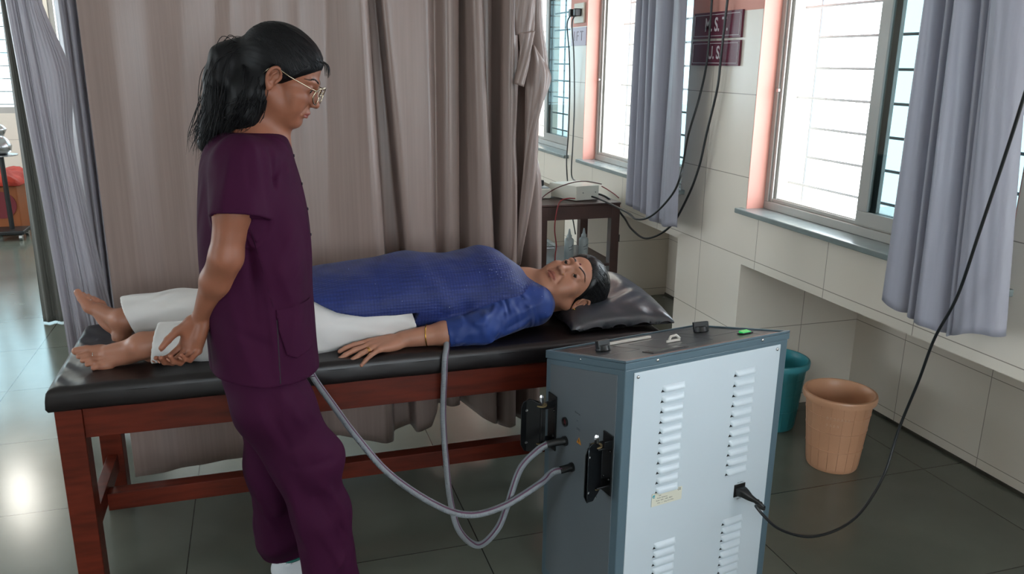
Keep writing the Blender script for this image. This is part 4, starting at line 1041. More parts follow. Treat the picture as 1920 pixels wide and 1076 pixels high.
body.chain([nb + (0, 0, -.35), pel + (0, 0, .03)], [.085, .10], k=.04)
LEG1 = [a2(500, 720, 2.0), a2(585, 880, 1.98), np.array((a2(628, 1060, 1.95)[0], 1.95, .09))]
LEG2 = [a2(497, 720, 2.16), a2(520, 880, 2.19), np.array((a2(536, 1050, 2.26)[0], 2.26, .09))]
for Lg in (LEG1, LEG2): body.chain([pel] + Lg, [.08, .078, .050, .032], k=.04)
skin1 = lambda V: skin_color(V, HM, HS, lin('#80503c'), lin('#7a3f3a'))[0]
hc = HT + HR @ np.array((0, .01, -.01)); lo_h, hi_h = hc - .15, hc + .15
parts = [nets(body, lo_h, hi_h, .0021)]
zc_ = lo_h[2]
cut = lambda f, a, b, h: nets(f, a, b, h)
parts.append(nets(body, (-.32, 1.80, zc_ - .126), (.25, 2.42, zc_), .0045))
parts.append(nets(body, wr - np.array((.13, .10, .17)), wr + np.array((.06, .11, .06)), .0019))
w0, w1 = wr - np.array((.13, .10, .17)), wr + np.array((.06, .11, .06))
class Out:      # the rest of the body without the finely meshed hand
    pass
parts.append(nets(body, (w0[0], 1.80, w1[2]), (.30, 2.42, zc_ - .125), .0042))
parts.append(nets(body, (w1[0], 1.82, .0), (.30, 2.42, w1[2] - .0), .006))
mesh_np('body', parts, M_skin1, pt, skin1, relax=0)
nail_mesh(t1, M4(axes(hx, hy, hz), wr + hy * .012)).build('nails', M_nail, pt, smooth=True)
eyes(HM, HS, pt, (-5, -22))
face_hair(body, HM, HS, pt, -.0058, .0006, 4, M_hair)
# scrub top
SIL = [(232, 430, 503), (247, 403, 527), (270, 381, 540), (300, 370, 548), (340, 366, 560), (400, 364, 574), (470, 366, 580), (530, 372, 581), (600, 381, 587), (660, 388, 591), (700, 393, 596), (726, 397, 600), (745, 398, 603)]
kn = []
RY = [.07, .125, .165, .180, .180, .172, .165, .168, .180, .190, .194, .196, .196]
for (v, a, b), ry in zip(SIL, RY):
    p, q = a2(a, v, 2.08), a2(b, v, 2.08); kn.append(((p[2] + q[2]) / 2, (p[0] + q[0]) / 2, 2.08, (q[0] - p[0]) / 2, ry))
KN = resample(kn[::-1], 80); torso0 = loft(2, KN, 2.25, cut=False); ztop = KN[-1, 0]
def torso(P):
    d = torso0(P); c = P[:, 2] - (ztop - .004 - .5 * np.abs(P[:, 1] - 2.08) ** 1.5); k = .04; h = np.maximum(k - np.abs(d - c), 0) / k
    return np.maximum(d, c) + h * h * k * .25
zh = float(a2(545, 724, 1.895)[2])
top = S(.03); top.fn(torso, k=.0)
slh = sh * .0 + a2(447, 408, 1.90); sl0 = a2(452, 300, 1.94)
sl2 = sh2 + (-.02, .015, -.13)
sleeve = S(.02); sleeve.cone(sl0, slh, .056, .0655, k=.02).cone(nb + (-.02, -.07, -.045), sl0, .050, .054, k=.04).cone(sh2 + (0, -.02, .0), sl2, .058, .066).cone(nb + (0, .06, -.045), sh2 + (0, -.02, -.03), .050, .052, k=.03)
TF = [(a2(u1, v1, yy), a2(u2, v2, yy), r, am) for u1, v1, u2, v2, yy, r, am in (
    (478, 425, 505, 560, 1.93, .012, .007), (505, 560, 520, 700, 1.90, .010, .005), (462, 440, 480, 600, 1.93, .012, -.006), (500, 430, 545, 560, 1.93, .014, .005), (420, 560, 470, 690, 1.90, .016, .005),
    (395, 330, 385, 470, 1.93, .014, .004), (545, 300, 520, 380, 1.96, .010, .006), (530, 300, 500, 350, 1.93, .008, -.005), (560, 420, 520, 500, 1.93, .012, .004), (430, 620, 500, 650, 1.90, .012, -.004),
    (478, 270, 488, 395, 1.885, .009, .006), (462, 290, 470, 400, 1.875, .008, -.004), (430, 290, 418, 395, 1.87, .010, .004), (505, 285, 512, 350, 1.92, .008, -.006), (550, 600, 540, 690, 1.93, .008, .004), (575, 480, 545, 520, 1.95, .010, .005))]
def fold(P):
    x, y, z = P[:, 0], P[:, 1], P[:, 2]
    w = wave(P, 11, (9, 9, 4), .0045) + wave(P, 3, (26, 26, 9), .0018) + ridges(P, TF)
    u = x + .5 * z; w = w + .004 * np.sin(u * 42 + 2 * np.sin(z * 9)) * np.clip((1.0 - z) / .25, 0, 1) * .6
    return w
def top_out(P):
    d = torso(P); s = sleeve(P); k = .035; h = np.maximum(k - np.abs(d - s), 0) / k
    return np.minimum(d, s) - h * h * k * .25 + fold(P)
def neck_hole(P):
    c = nb + np.array((.012, 0, .035)); a = np.array((.35, 0, 1.)); a /= np.linalg.norm(a); q = P - c; t = q @ a
    return np.sqrt(((q - t[:, None] * a) ** 2 * np.array((1, .72, 1))).sum(1)) - .060 + np.maximum(-t - .06, 0) * 2
sd = (slh - sl0) / np.linalg.norm(slh - sl0)
slitx = a2(519, 640, 1.90)[0]
def top_f(P):
    fo = fold(P); d = top_out(P); tf_ = torso(P) + fo; near = P[:, 1] < 2.0; cs = (P - slh) @ sd; ra = np.linalg.norm((P - slh) - cs[:, None] * sd, axis=1)
    o = d; zhem = zh - .010 * np.clip((P[:, 0] - slitx) / .1, -1, 1)
    d = smax(d, zhem - P[:, 2], .004); d = smax(d, -neck_hole(P), .004)
    d = np.where(near & (ra < .10) & (tf_ > .006), smax(d, np.minimum(cs, .012), .004), d)
    inn = np.maximum(np.maximum(o + .009, -cs - .05), np.maximum(ra - .070, .012 - tf_)); inn = np.where(near, inn, 1); d = np.maximum(d, -inn)
    cs2 = (P - sl2) @ np.array((-.05, .1, -1)); d = np.where((P[:, 1] > 2.2) & (tf_ > .006), np.maximum(d, np.minimum(cs2, .012)), d)
    up = np.maximum(o + .009, P[:, 2] - zh - .05); return np.maximum(d, -up)
M_scrub = mat('purple_scrub_cloth', '#310c26', .8, bump=(900, .12, .0006), var=(7, .06), spec=.1)
M_scrub2 = mat('purple_scrub_trim', '#280a1f', .8, bump=(900, .12, .0006), spec=.1)
wrinkle(M_scrub, 5, .030, 1.0, (1.3, 1.3, .55), (0, 25, 0))
tp = mesh_np('scrub_top', [nets(top_f, (-.30, 1.80, zh - .03), (.22, 2.42, 1.50), .0036)], M_scrub, pt, relax=1)
# side seam with its slit
def surf(f, u, v, y0, y1):
    d_ = ray(u, v); ts = np.linspace(y0 / d_[1], y1 / d_[1], 300); c = EYE + ts[:, None] * d_; dd = f(c); i = int(np.argmax(dd < 0)); return c[i] if dd[i] < 0 else None
def seam(name, pix, r, m, f, y0=1.8, y1=2.1, par=None):
    pp = [surf(f, u, v, y0, y1) for u, v in pix]; pp = [tuple(p + (0, .0005, 0)) for p in pp if p is not None]
    return MB().tube(spline(pp, 4), r, 6).build(name, m, par, smooth=True)
M_seam = mat('dark_purple_seam', '#1c0819', .8)
seam('side_slit', [(516 + (v - 545) * .055, v) for v in range(600, 722, 12)], .0022, M_seam, top_out, par=tp)
seam('side_seam', [(470 + (v - 430) * .29, v) for v in range(430, 600, 15)], .0011, M_scrub2, top_out, par=tp)
seam('hem_stitch', [(u, 712 + (u - 530) * -.11) for u in range(530, 592, 6)], .0009, M_scrub2, top_out, par=tp)
seam('sleeve_seam', [(u, 392 + (u - 405) * .02) for u in range(404, 490, 8)], .0009, M_scrub2, top_out, par=tp)
# patch pocket
pk = [a2(u, v, 1.95)[[0, 2]] for u, v in ((513, 549), (580, 541), (590, 640), (588, 655), (555, 664), (536, 655), (522, 612))]
def inpoly(X, Z, poly):
    d = np.full(len(X), -1e9); n = len(poly); area = sum(poly[i][0] * poly[(i + 1) % n][1] - poly[(i + 1) % n][0] * poly[i][1] for i in range(n)); s = 1 if area > 0 else -1
    for i in range(n):
        a, b = poly[i], poly[(i + 1) % n]; e = (b - a) / np.linalg.norm(b - a); d = np.maximum(d, s * ((X - a[0]) * e[1] - (Z - a[1]) * e[0]))
    return d
def pocket(P):
    o = top_out(P); g = np.clip((.88 - 0 * P[:, 0]) * 0 + (P[:, 2] - (pk[0][1] - .03)) / .03, 0, 1) * .004
    d = np.maximum(o - .0035 - g, -(o + .002)); return np.maximum(np.maximum(d, inpoly(P[:, 0], P[:, 2], pk)), P[:, 1] - 2.08)
mesh_np('pocket', [nets(pocket, (-.02, 1.85, .70), (.16, 2.10, .98), .0028)], M_scrub, tp, relax=1)
# neck band and front buttons
bandp = []
for k in range(40):
    a = 2 * math.pi * k / 40; c = nb + np.array((.012, 0, .035)); ax = np.array((.35, 0, 1.)) / 1.0595; e1 = np.array((1, 0, -.35)) / 1.0595
    P0 = c + e1 * .061 * math.cos(a) + np.array((0, 1, 0)) * .070 * math.sin(a); ts = np.linspace(.10, -.12, 90); cand = P0 + ts[:, None] * ax; dd = top_out(cand); i = int(np.argmax(dd < 0)); bandp.append(cand[i])
bandp = [np.mean([bandp[(k + j) % 40] for j in (-2, -1, 0, 1, 2)], 0) for k in range(40)]
MB().tube([tuple(p) for p in bandp], .0048, 8, closed=True).build('neckband', M_scrub2, tp, smooth=True)
for u, v in ((541, 292), (553, 345), (566, 392), (573, 440)):
    ts = np.linspace(0, .08, 60); p0 = a2(u, v, 2.055); cand = p0 + np.array((.03, 0, 0)) - ts[:, None] * np.array((1, 0, 0)); dd = top_out(cand); p = cand[int(np.argmax(dd < 0))]
    MB().ball(tuple(p + (.002, 0, 0)), .0042, 10, (.5, 1, 1)).build('button', mat('dark_button', '#201420', .3) if v == 292 else bpy.data.materials['dark_button'], tp, smooth=True)
# trousers
def legcloth(L, rr, flat=1.0):
    s = S(.03); s.chain([tuple(p) for p in L], rr, k=.03); return s
hipc = a2(500, 690, 2.08)
T1 = [hipc + (-.015, -.075, .02), a2(515, 760, 1.99), a2(573, 862, 1.975), a2(598, 960, 1.965), np.array((a2(636, 1072, 1.95)[0], 1.95, .035))]
T2 = [hipc + (-.02, .075, .02), a2(512, 770, 2.15), a2(528, 880, 2.165), a2(532, 980, 2.22), np.array((a2(541, 1062, 2.255)[0], 2.255, a2(545, 1050, 2.18)[2]))]
l1 = legcloth(T1, [.094, .096, .086, .074, .064]); l2 = legcloth(T2, [.094, .094, .092, .088, .082])
RF = [(a2(u1, v1, yy), a2(u2, v2, yy), r, am) for u1, v1, u2, v2, yy, r, am in (
    (520, 735, 575, 800, 1.90, .014, .007), (500, 760, 548, 850, 1.90, .014, -.007), (575, 770, 625, 800, 1.92, .012, .006), (550, 850, 632, 838, 1.90, .012, .006), (555, 872, 645, 862, 1.90, .010, -.006),
    (600, 905, 655, 960, 1.90, .012, .008), (590, 930, 640, 1000, 1.90, .012, -.007), (545, 880, 560, 1010, 1.90, .016, .006), (600, 990, 640, 1060, 1.89, .012, .008), (630, 960, 650, 1050, 1.90, .010, -.006), (650, 1040, 625, 1076, 1.89, .010, .008),
    (500, 860, 520, 960, 2.09, .014, .009), (525, 870, 545, 950, 2.09, .012, -.008), (485, 940, 520, 1030, 2.09, .012, .007), (540, 960, 515, 1030, 2.09, .010, -.007), (470, 800, 500, 850, 2.0, .014, .006))]
def tr_out(P):
    a, b = l1(P), l2(P); k = .04 ; m = np.clip((P[:, 2] - .62) / .12, 0, 1); kk = .004 + .05 * m; h = np.maximum(kk - np.abs(a - b), 0) / kk
    d = np.minimum(a, b) - h * h * kk * .25
    x, y, z = P[:, 0], P[:, 1], P[:, 2]
    w = wave(P, 21, (12, 12, 6), .0045) + wave(P, 8, (30, 30, 12), .0014)
    w = w + .006 * np.sin((z * 1.0 + x * .9) * 34 + 2 * np.sin(x * 22)) * np.exp(-((z - .52) / .12) ** 2) + .006 * np.sin((z - x * .6) * 46 + 1.5) * np.exp(-((z - .13) / .10) ** 2)
    w = w + .004 * np.sin(x * 60 + 2 * z) * np.exp(-((z - .30) / .2) ** 2)
    return d + w + ridges(P, RF)
z1h, z2h = .04, T2[-1][2]
def tr_f(P):
    o = tr_out(P); n = l1(P) < l2(P); inn = np.maximum(o + .010, P[:, 2] - np.where(n, .10, z2h + .07)); d = np.maximum(o, -inn); hem = np.where(n, .03, z2h + .22 * (P[:, 0] - .01))
    return np.maximum(smax(d, hem - P[:, 2], .004), P[:, 2] - .90)
mesh_np('trousers', [nets(tr_f, (-.28, 1.80, 0), (.36, 2.33, .92), .0042)], M_scrub, pt, relax=1)
# shoes
M_shoe = mat('white_mesh_shoe', '#b9bcc0', .6, bump=(300, .4, .001)); M_sole = mat('dark_shoe_sole', '#2a2c2e', .6); M_tealc = mat('teal_trim', '#1f6b64', .5)
def shoe(ank, ang, grp=None):
    K = M4(axes((math.sin(ang), -math.cos(ang), 0), (math.cos(ang), math.sin(ang), 0), (0, 0, 1)), (ank[0], ank[1], 0)); K[:3, :3] = axes((-math.sin(ang) * -1, -math.cos(ang), 0), (math.cos(ang), math.sin(ang), 0), (0, 0, 1))
    s = S(.02); s.ell((0, -.03, .050), (.036, .045, .045)).ell((0, .04, .045), (.038, .065, .035)).ell((0, .115, .038), (.042, .055, .028)).ell((0, .0, .085), (.034, .048, .030)).cone((0, .02, .095), (0, .09, .058), .024, .022)
    sT = s.T(K)
    def f(P):
        d = sT(P); q = np.array(ank); c = np.sqrt((((P - K[:3, 3]) @ K[:3, :3]) * np.array((1, .8, 0)) ** 1).T[:2].T.__pow__(2).sum(1)) - .030
        hole = np.maximum(c, .07 - P[:, 2]); d = np.maximum(d, -hole); return np.maximum(d, .012 - P[:, 2])
    c = K[:3, 3] + K[:3, 1] * .04
    o = mesh_np('shoe', [nets(f, c - (.17, .17, .05), c + (.17, .17, .13), .0035)], M_shoe, pt)
    g = MB(); Km = Matrix(K.tolist()); pr = [(.041, 0), (.043, .004), (.043, .013), (.040, .016)]; rows = []
    for r, z in pr: rows.append([Km @ Vector((r / .042 * (.040 + .004 * math.sin(a)) * math.cos(a), .042 + (r + .085) * math.sin(a), z)) for a in np.linspace(0, 2 * math.pi, 33)])
    g.grid(rows); g.add([p for p in rows[0][:-1]], [tuple(range(32))]); g.add([p for p in rows[-1][:-1]], [tuple(range(32))]); g.build('sole', M_sole, o, smooth=True, ang=60)
    for k in range(5):
        y = .030 + .017 * k; z = .117 - .0135 * k - (.004 if k else 0)
        MB().tube([Km @ Vector((-.024, y, z - .012)), Km @ Vector((-.008, y + .004, z + .0015)), Km @ Vector((.008, y + .004, z + .0015)), Km @ Vector((.024, y, z - .012))], .0024, 6).build('lace', M_shoe if k % 2 else M_nailw, o, smooth=True)
    rim = [Km @ Vector((.031 * math.cos(a), .004 + .037 * math.sin(a), .100 + .012 * math.sin(a))) for a in np.linspace(0, 2 * math.pi, 25)[:-1]]
    MB().tube(rim, .0045, 8, closed=True).build('collar_trim', M_tealc, o, smooth=True)
M_nailw = mat('white_lace', '#d8d8d6', .6)
shoe(LEG2[2] + (.025, -.015, 0), math.radians(-24)); shoe(LEG1[2], math.radians(-10))
# hair
line = ((-.20, -.030), (-.04, -.018), (-.028, -.004), (-.012, .018), (.0, .030), (.02, .050), (.036, .068), (.047, .080), (.058, .090), (.14, .13))
capf = hair_cap(.0085, True, line)
tail = S(.018)
yb = 2.085
H = lambda u, v, dy=0: a2(u, v, yb + dy)
tail.chain([H(470, 118), H(436, 150), H(444, 196, .01), H(436, 226, .01)], [.048, .046, .040, .028])
tail.chain([H(487, 140, -.02), H(472, 175, -.035), H(460, 208, -.03), H(445, 236, -.02)], [.040, .047, .046, .036])
tail.chain([H(450, 98), H(424, 112), H(411, 150), H(408, 195), H(397, 238), H(383, 270)], [.032, .035, .034, .031, .024, .015])
tail.chain([H(428, 180), H(418, 225), H(398, 262)], [.028, .022, .012])
iR = HR.T
def hair_f(P):
    d = tail(P) + wave(P, 4, (55, 55, 22), .0035) + wave(P, 9, (140, 140, 50), .0012)
    c = capf((P - HT) @ HR / HS) * HS; k = .02; h = np.maximum(k - np.abs(c - d), 0) / k; return np.minimum(c, d) - h * h * k * .25
hr = mesh_np('hair', [nets(hair_f, hc - (.24, .14, .17), hc + (.13, .14, .18), .0030)], M_hair, pt, relax=0)
paths = scalp_strands(capf, (0, -.108, .055), 420, HM, HS, 3, line)
rs = np.random.RandomState(8)
for k in range(420):
    o = rs.normal(size=3) * .011; o[1] *= 1.5; ph = rs.rand() * 6; e = rs.rand()
    src = [H(462, 100), H(436, 98), H(415, 128), H(409, 170), H(404, 212), H(391, 250), H(380 + 12 * e, 262 + 26 * rs.rand())] if k % 3 else [H(458, 120), H(436, 150), H(432, 190), H(424, 222), H(405 + 14 * e, 250 + 20 * rs.rand())]
    n = len(src); pts = [np.array(p) + o * (.75 + .9 * i / n) * (1.25 if i < n - 1 else 1.0) + .006 * np.sin(np.array((1, 2, 3)) * i * 1.3 + ph) for i, p in enumerate(src)]
    paths.append([tuple(q) for q in spline(pts, 5)])
for k in range(300):   # locks over the nape and behind the ear
    e = rs.rand(); src = [H(500 - 45 * e, 105 + 10 * rs.rand(), -.035), H(500 - 40 * e, 140, -.062), H(490 - 35 * e, 180, -.072), H(474 - 35 * e, 212, -.066), H(455 - 40 * e + 10 * rs.rand(), 238 + 14 * rs.rand(), -.045)]
    pts = [np.array(p) + rs.normal(size=3) * .003 * (1 + i) for i, p in enumerate(src)]; paths.append([tuple(q) for q in spline(pts, 5)])
for k in range(26):     # flyaway hairs over the forehead and nape
    if k < 12: a = HT + HR @ (np.array((rs.uniform(-.04, .06), .07, .075)) * HS); pts = [a, a + HR @ np.array((rs.uniform(-.01, .01), .022, -.004)), a + HR @ np.array((rs.uniform(-.015, .015), .034, -.022 - .01 * rs.rand()))]
    else: a = H(470 + rs.uniform(-8, 12), 190 + rs.uniform(-10, 15), -.06); pts = [a, a + np.array((.012, 0, -.02)) * rs.rand(), a + np.array((.01 * rs.rand(), 0, -.05))]
    paths.append([tuple(q) for q in spline(pts, 5)])
strands(paths, .0008).build('hair_strands', M_hair, hr, smooth=True)
MB().tube([tuple(H(452, 100, .0) + .028 * (math.cos(a) * np.array((.35, 0, .9)) + math.sin(a) * np.array((0, 1, 0)))) for a in np.linspace(0, 2 * math.pi, 25)[:-1]], .005, 8, closed=True).build('hair_tie', M_black, hr, smooth=True)
# glasses
def hp(x, y, z): return tuple(HT + HR @ (np.array((x, y, z)) * HS))
gl = MB()
for q in (-1, 1):
    pts = [hp(q * .0335 + .0245 * math.cos(a) * (1 if 1 else 0), .1075 - .0035 * math.cos(a) * q * q - .006 * abs(math.cos(a)) + .0, -.008 + .0215 * math.sin(a)) for a in np.linspace(0, 2 * math.pi, 41)[:-1]]
    gl.tube(pts, .0016, 8, closed=True)
    gl.tube([hp(*p) for p in ((q * .058, .1015, .004), (q * .066, .098, .006), (q * .070, .085, .007), (q * .078, .030, .013), (q * .0795, -.004, .021), (q * .077, -.022, .010), (q * .074, -.030, -.006))], .0013, 8)
    gl.tube([hp(*p) for p in ((q * .013, .108, -.004), (q * .0095, .104, -.012))], .0009, 6)
gl.tube([hp(*p) for p in ((-.011, .1075, .000), (-.005, .110, .004), (.005, .110, .004), (.011, .1075, .000))], .0012, 8)
go = gl.build('glasses', mat('silver_gold_frame', '#b8ab95', .2, 1.), pt, smooth=True)
M_lens = glassy('clear_lens', (.97, .97, .97), .10)
for q in (-1, 1):
    pts = [hp(q * .0335 + .0238 * math.cos(a), .1075 - .0095 * abs(math.cos(a)), -.008 + .0208 * math.sin(a)) for a in np.linspace(0, 2 * math.pi, 33)[:-1]]
    MB().add(pts, [tuple(range(32))]); g = MB(); g.add(pts, [tuple(range(32))]); g.build('lens', M_lens, go)
# ================================================================== the lying person
ly = empty('person', (.3, 2.6, .67), 'lying person in blue embroidered tunic and white trousers, head turned on the dark pillow', 'person')
b2 = at
PS = 1.12
zc = np.array((.95, 0, .30)); zc /= np.linalg.norm(zc); cv = np.array((-.38, -.89, .25)); cv = cv - zc * (cv @ zc); cv /= np.linalg.norm(cv)
upv = np.cross(cv, zc); TH = math.radians(36); fn_ = math.cos(TH) * cv + math.sin(TH) * upv
PR = np.stack([np.cross(fn_, zc), fn_, zc], 1)
PT = at(1071, 502, y=2.50) - PR @ (np.array((0, .088, 0)) * PS); PM = M4(PR, PT)
bd = head_sdf(part=.0012, fat=1.07).T(PM, PS)
eo = S(.002); eye_open(eo, -.0047, -.0006, -8); bd = bd + eo.T(PM, PS)
YC2 = 2.64; ZM = .668
nbP = at(985, 560, y=2.60); nbP[2] = .765
nkP = PT + PR @ (np.array((0, -.020, -.055)) * PS)
bd.cone(nkP, nbP, .056, .064, k=.03).cone(PT + PR @ (np.array((0, .018, -.078)) * PS), nbP + (-.02, -.01, .02), .040, .052, k=.03)
shP, elP, wrP = at(995, 585, y=2.475), at(893, 632, y=2.405), at(757, 641, y=2.425)
shP[2] = .752; elP[2] = .718; wrP[2] = .698
bd.chain([nbP, shP, elP], [.055, .048, .040], k=.03).chain([elP, elP * .55 + wrP * .45, wrP], [.040, .0375, .0265], k=.015)
yd = np.array((-.955, -.27, -.03)); yd /= np.linalg.norm(yd); zd = np.array((0, -.22, 1.)); zd = zd - yd * (zd @ yd); zd /= np.linalg.norm(zd); xd = np.cross(yd, zd)
hs2 = 1.08
hP, tP = hand_sdf(((6, 12, 8), (8, 12, 8), (10, 14, 8), (12, 16, 10)), (9, 1, -7, -16), ((.022, .020, -.006), (.75, .62, -.2), (.35, .92, -.1))); HP = M4(axes(xd, yd, zd), wrP + yd * .014 + (0, 0, -.002))
bd = bd + hP.T(HP, hs2)
# far arm along the far side, mostly hidden
bd.chain([nbP + (0, .03, 0), np.array((shP[0] + .01, 2.80, .75)), np.array((elP[0], 2.855, .72)), np.array((wrP[0], 2.83, .70))], [.055, .047, .038, .024], k=.03)
bd.chain([nbP, np.array((.55, YC2, .775)), np.array((.22, YC2, .765))], [.09, .095, .095], k=.04)
# near foot (left) and far foot (right)
anN = at(264, 652, y=2.47); anF = at(232, 606, y=2.74); anN[2] = max(anN[2], .735); anF[2] = max(anF[2], .74)
yf = np.array((-.955, -.16, .10)); yf /= np.linalg.norm(yf); zf = np.array((.05, -.66, .75)); zf = zf - yf * (zf @ yf); zf /= np.linalg.norm(zf)
fN, ftN = foot_sdf(); FN = M4(axes(np.cross(yf, zf), yf, zf), anN); bd = bd + fN.T(FN, .98)
yg = np.array((-.50, .50, .66)); yg /= np.linalg.norm(yg); zg = np.array((.62, -.38, .70)); zg = zg - yg * (zg @ yg); zg /= np.linalg.norm(zg)
fF, ftF = foot_sdf(); FF = M4(axes(-np.cross(yg, zg), yg, zg), anF); bd = bd + fF.T(FF, .98)
knN, knF = at(520, 625, y=2.50), at(470, 575, y=2.72); knN[2] = .745; knF[2] = .765
bd.chain([np.array((.22, 2.55, .765)), knN, anN * .6 + knN * .4 + (0, 0, .01), anN], [.085, .052, .044, .030], k=.03)
bd.chain([np.array((.22, 2.72, .765)), knF, anF * .6 + knF * .4 + (0, 0, .01), anF], [.085, .052, .044, .030], k=.03)
def skin2(V):
    C, Q = skin_color(V, PM, PS, lin('#a0705a'), lin('#85493f')); f = (Q[:, 1] > .03) & (np.abs(Q[:, 0]) < .1) & (np.abs(Q[:, 2]) < .15)
    ft = V[:, 0] < -.1; C[ft] *= np.array((.92, .86, .84)); return C
hl, hh = PT - .165, PT + .165
PP = [nets(bd, hl, hh, .0020)]
wl, wh = wrP - np.array((.24, .13, .06)), np.array((elP[0] - .02, wrP[1] + .10, .80))
wl[2] = .64
PP.append(nets(bd, wl, wh, .0021))
flo, fhi = np.array((-.66, 2.33, .62)), np.array((-.27, 2.92, .98))
PP.append(nets(bd, flo, fhi, .0023))
PP.append(nets(bd, (fhi[0], 2.36, .62), (wl[0], 2.92, .95), .007))
PP.append(nets(bd, (wl[0], wh[1], .62), (wh[0], 2.92, .95), .007))
PP.append(nets(bd, (wh[0], 2.36, .62), (hl[0], 2.95, .98), .005))
mesh_np('body', PP, M_skin2, ly, skin2)
eyes(PM, PS, ly, (10, -4))
face_hair(bd, PM, PS, ly, -.0047, -.0006, 14, M_hair)
for i, tset, Mx, sc_, mm in ((0, tP[:4], HP, hs2, M_nail), (1, ftN, FN, .98, M_nail2), (2, ftF, FF, .98, M_nail2)):
    for j, tt in enumerate(tset): nail_mesh([tt], Mx, sc_, *((.0046, .006) if i == 0 else ((.0065, .006) if j == 0 else (.0038, .0038)))).build('nail', mm, ly, smooth=True)
# tunic
SILT = [(560, 520), (600, 508), (650, 498), (700, 489), (760, 478), (800, 478), (840, 480), (880, 473), (912, 467), (935, 474), (965, 493), (990, 510), (1008, 524), (1026, 545)]
RYT = [.205, .205, .205, .205, .205, .20, .195, .19, .19, .19, .185, .175, .15, .09]
kn = []
for (u, v), ry in zip(SILT, RYT):
    p = at(u, v, y=2.62); kn.append((p[0], 2.635 + (.19 - ry) * .2, (p[2] + ZM) / 2, ry, (p[2] - ZM) / 2))
KT = resample(kn, 90); tun0 = loft(0, KT, 2.2, cut=False)
xN = KT[-1, 0]
slA, slB, slC = shP + (.012, .012, .006), elP + (.018, .0, .002), at(838, 632, y=2.41); slC[2] = .706
slv = S(.02); slv.cone(slA, slB, .066, .052, k=.02).cone(slB, slC, .052, .044, k=.02).cone(slA, slA + (-.05, .10, .02), .066, .06, k=.03)
slv.chain([(shP[0] + .01, 2.79, .752), (elP[0], 2.85, .725), (wrP[0] + .07, 2.84, .71)], [.062, .05, .042], k=.03)
cuff = (slC - slB) / np.linalg.norm(slC - slB)
def wrk(P):
    x, y, z = P[:, 0], P[:, 1], P[:, 2]
    w = wave(P, 31, (10, 10, 10), .0040) + wave(P, 33, (30, 24, 24), .0014)
    w = w + .0030 * np.exp(-((x - .60 + (z - .8) * .7) / .03) ** 2) - .003 * np.exp(-((x - .545 + (z - .8) * .6) / .03) ** 2) + .004 * np.exp(-((x - .80 - (z - .8) * 1.2) / .025) ** 2) * (y < 2.62)
    w = w + .004 * np.sin(y * 70 + 3 * np.sin(x * 9)) * np.clip((.14 - x) / .12, 0, 1)
    return w
SF = [(at(u1, v1, y=yy), at(u2, v2, y=yy), r, am) for u1, v1, u2, v2, yy, r, am in (
    (1018, 570, 935, 600, 2.40, .010, .006), (1020, 585, 945, 615, 2.39, .008, -.006), (1015, 598, 950, 628, 2.38, .010, .006), (985, 560, 915, 598, 2.43, .010, .006), (965, 575, 905, 610, 2.40, .008, -.006), (930, 600, 905, 640, 2.38, .008, .007),
    (915, 598, 892, 640, 2.38, .007, -.007), (900, 600, 878, 642, 2.38, .008, .006), (885, 603, 868, 645, 2.38, .006, -.006), (870, 606, 856, 645, 2.38, .007, .005), (940, 605, 925, 645, 2.38, .007, -.006), (1000, 610, 960, 638, 2.37, .007, -.005), (855, 640, 960, 640, 2.37, .008, .004))]
def slw(P):
    q = P - slA; a = (slC - slA) / np.linalg.norm(slC - slA); t = q @ a
    return ridges(P, SF) + (.0016 * np.sin(t * 130 + 2.6 * np.sin(P[:, 2] * 30 + P[:, 0] * 12) + P[:, 1] * 60 + P[:, 2] * 60) * np.clip(t / .08, 0, 1) * (.5 + .5 * np.sin(t * 23 + P[:, 2] * 30)) + wave(P, 44, (40, 30, 40), .0022)) * np.clip((P[:, 2] - .68) / .03, 0, 1)
def tunic(P):
    t = tun0(P); c = P[:, 0] - (xN - .01); k = .05; h = np.maximum(k - np.abs(t - c), 0) / k; t = np.maximum(t, c) + h * h * k * .25 + wrk(P)
    s = slv(P) + slw(P) * (P[:, 1] < 2.55); k = .02; h = np.maximum(k - np.abs(t - s), 0) / k; return np.minimum(t, s) - h * h * k * .25
HEMX = at(548, 560, y=2.45)[0]; SLX = at(772, 600, y=2.46)[0]
hk = [at(u, v, y=2.45) for u, v in ((540, 558), (590, 567), (630, 583), (680, 591), (740, 589), (772, 585))]
hx_ = [p[0] for p in hk]; hz_ = [p[2] for p in hk]
def neckP(P):
    a = nkP - nbP; a /= np.linalg.norm(a); q = P - nbP; t = q @ a; return np.sqrt(((q - t[:, None] * a) ** 2).sum(1)) - (.074 + .25 * np.clip(t, -.05, .1)) + np.maximum(-t - .015, 0) * 1.5
def tun_f(P):
    o = tunic(P); d = np.maximum(o, HEMX - P[:, 0] + .004 * np.sin(P[:, 1] * 80)); y = P[:, 1]
    flat = np.interp(P[:, 0], hx_, hz_) - P[:, 2]
    lim = np.where(P[:, 0] < SLX + (P[:, 2] - .72) * .3, np.minimum(flat, .015), -1.)
    d = smax(d, np.where(y < 2.64, lim, np.where(P[:, 0] < SLX, np.minimum(.70 - P[:, 2], .015), -1)), .004)
    cs = (P - slC) @ cuff; ra = np.linalg.norm((P - slC) - cs[:, None] * cuff, axis=1); cutm = (ra < .075) & (cs > -.06) & (y < 2.475) & (tun0(P) + wrk(P) > .012); d = np.where(cutm, smax(d, np.minimum(cs, .012), .003), d)
    inn = np.where(tun0(P) + wrk(P) > .012, np.maximum(np.maximum(o + .006, -cs - .05), np.maximum(ra - .06, cs - .004)), 1); d = np.maximum(d, -inn)
    d = np.maximum(d, -neckP(P)); return np.maximum(d, ZM - .004 - P[:, 2])
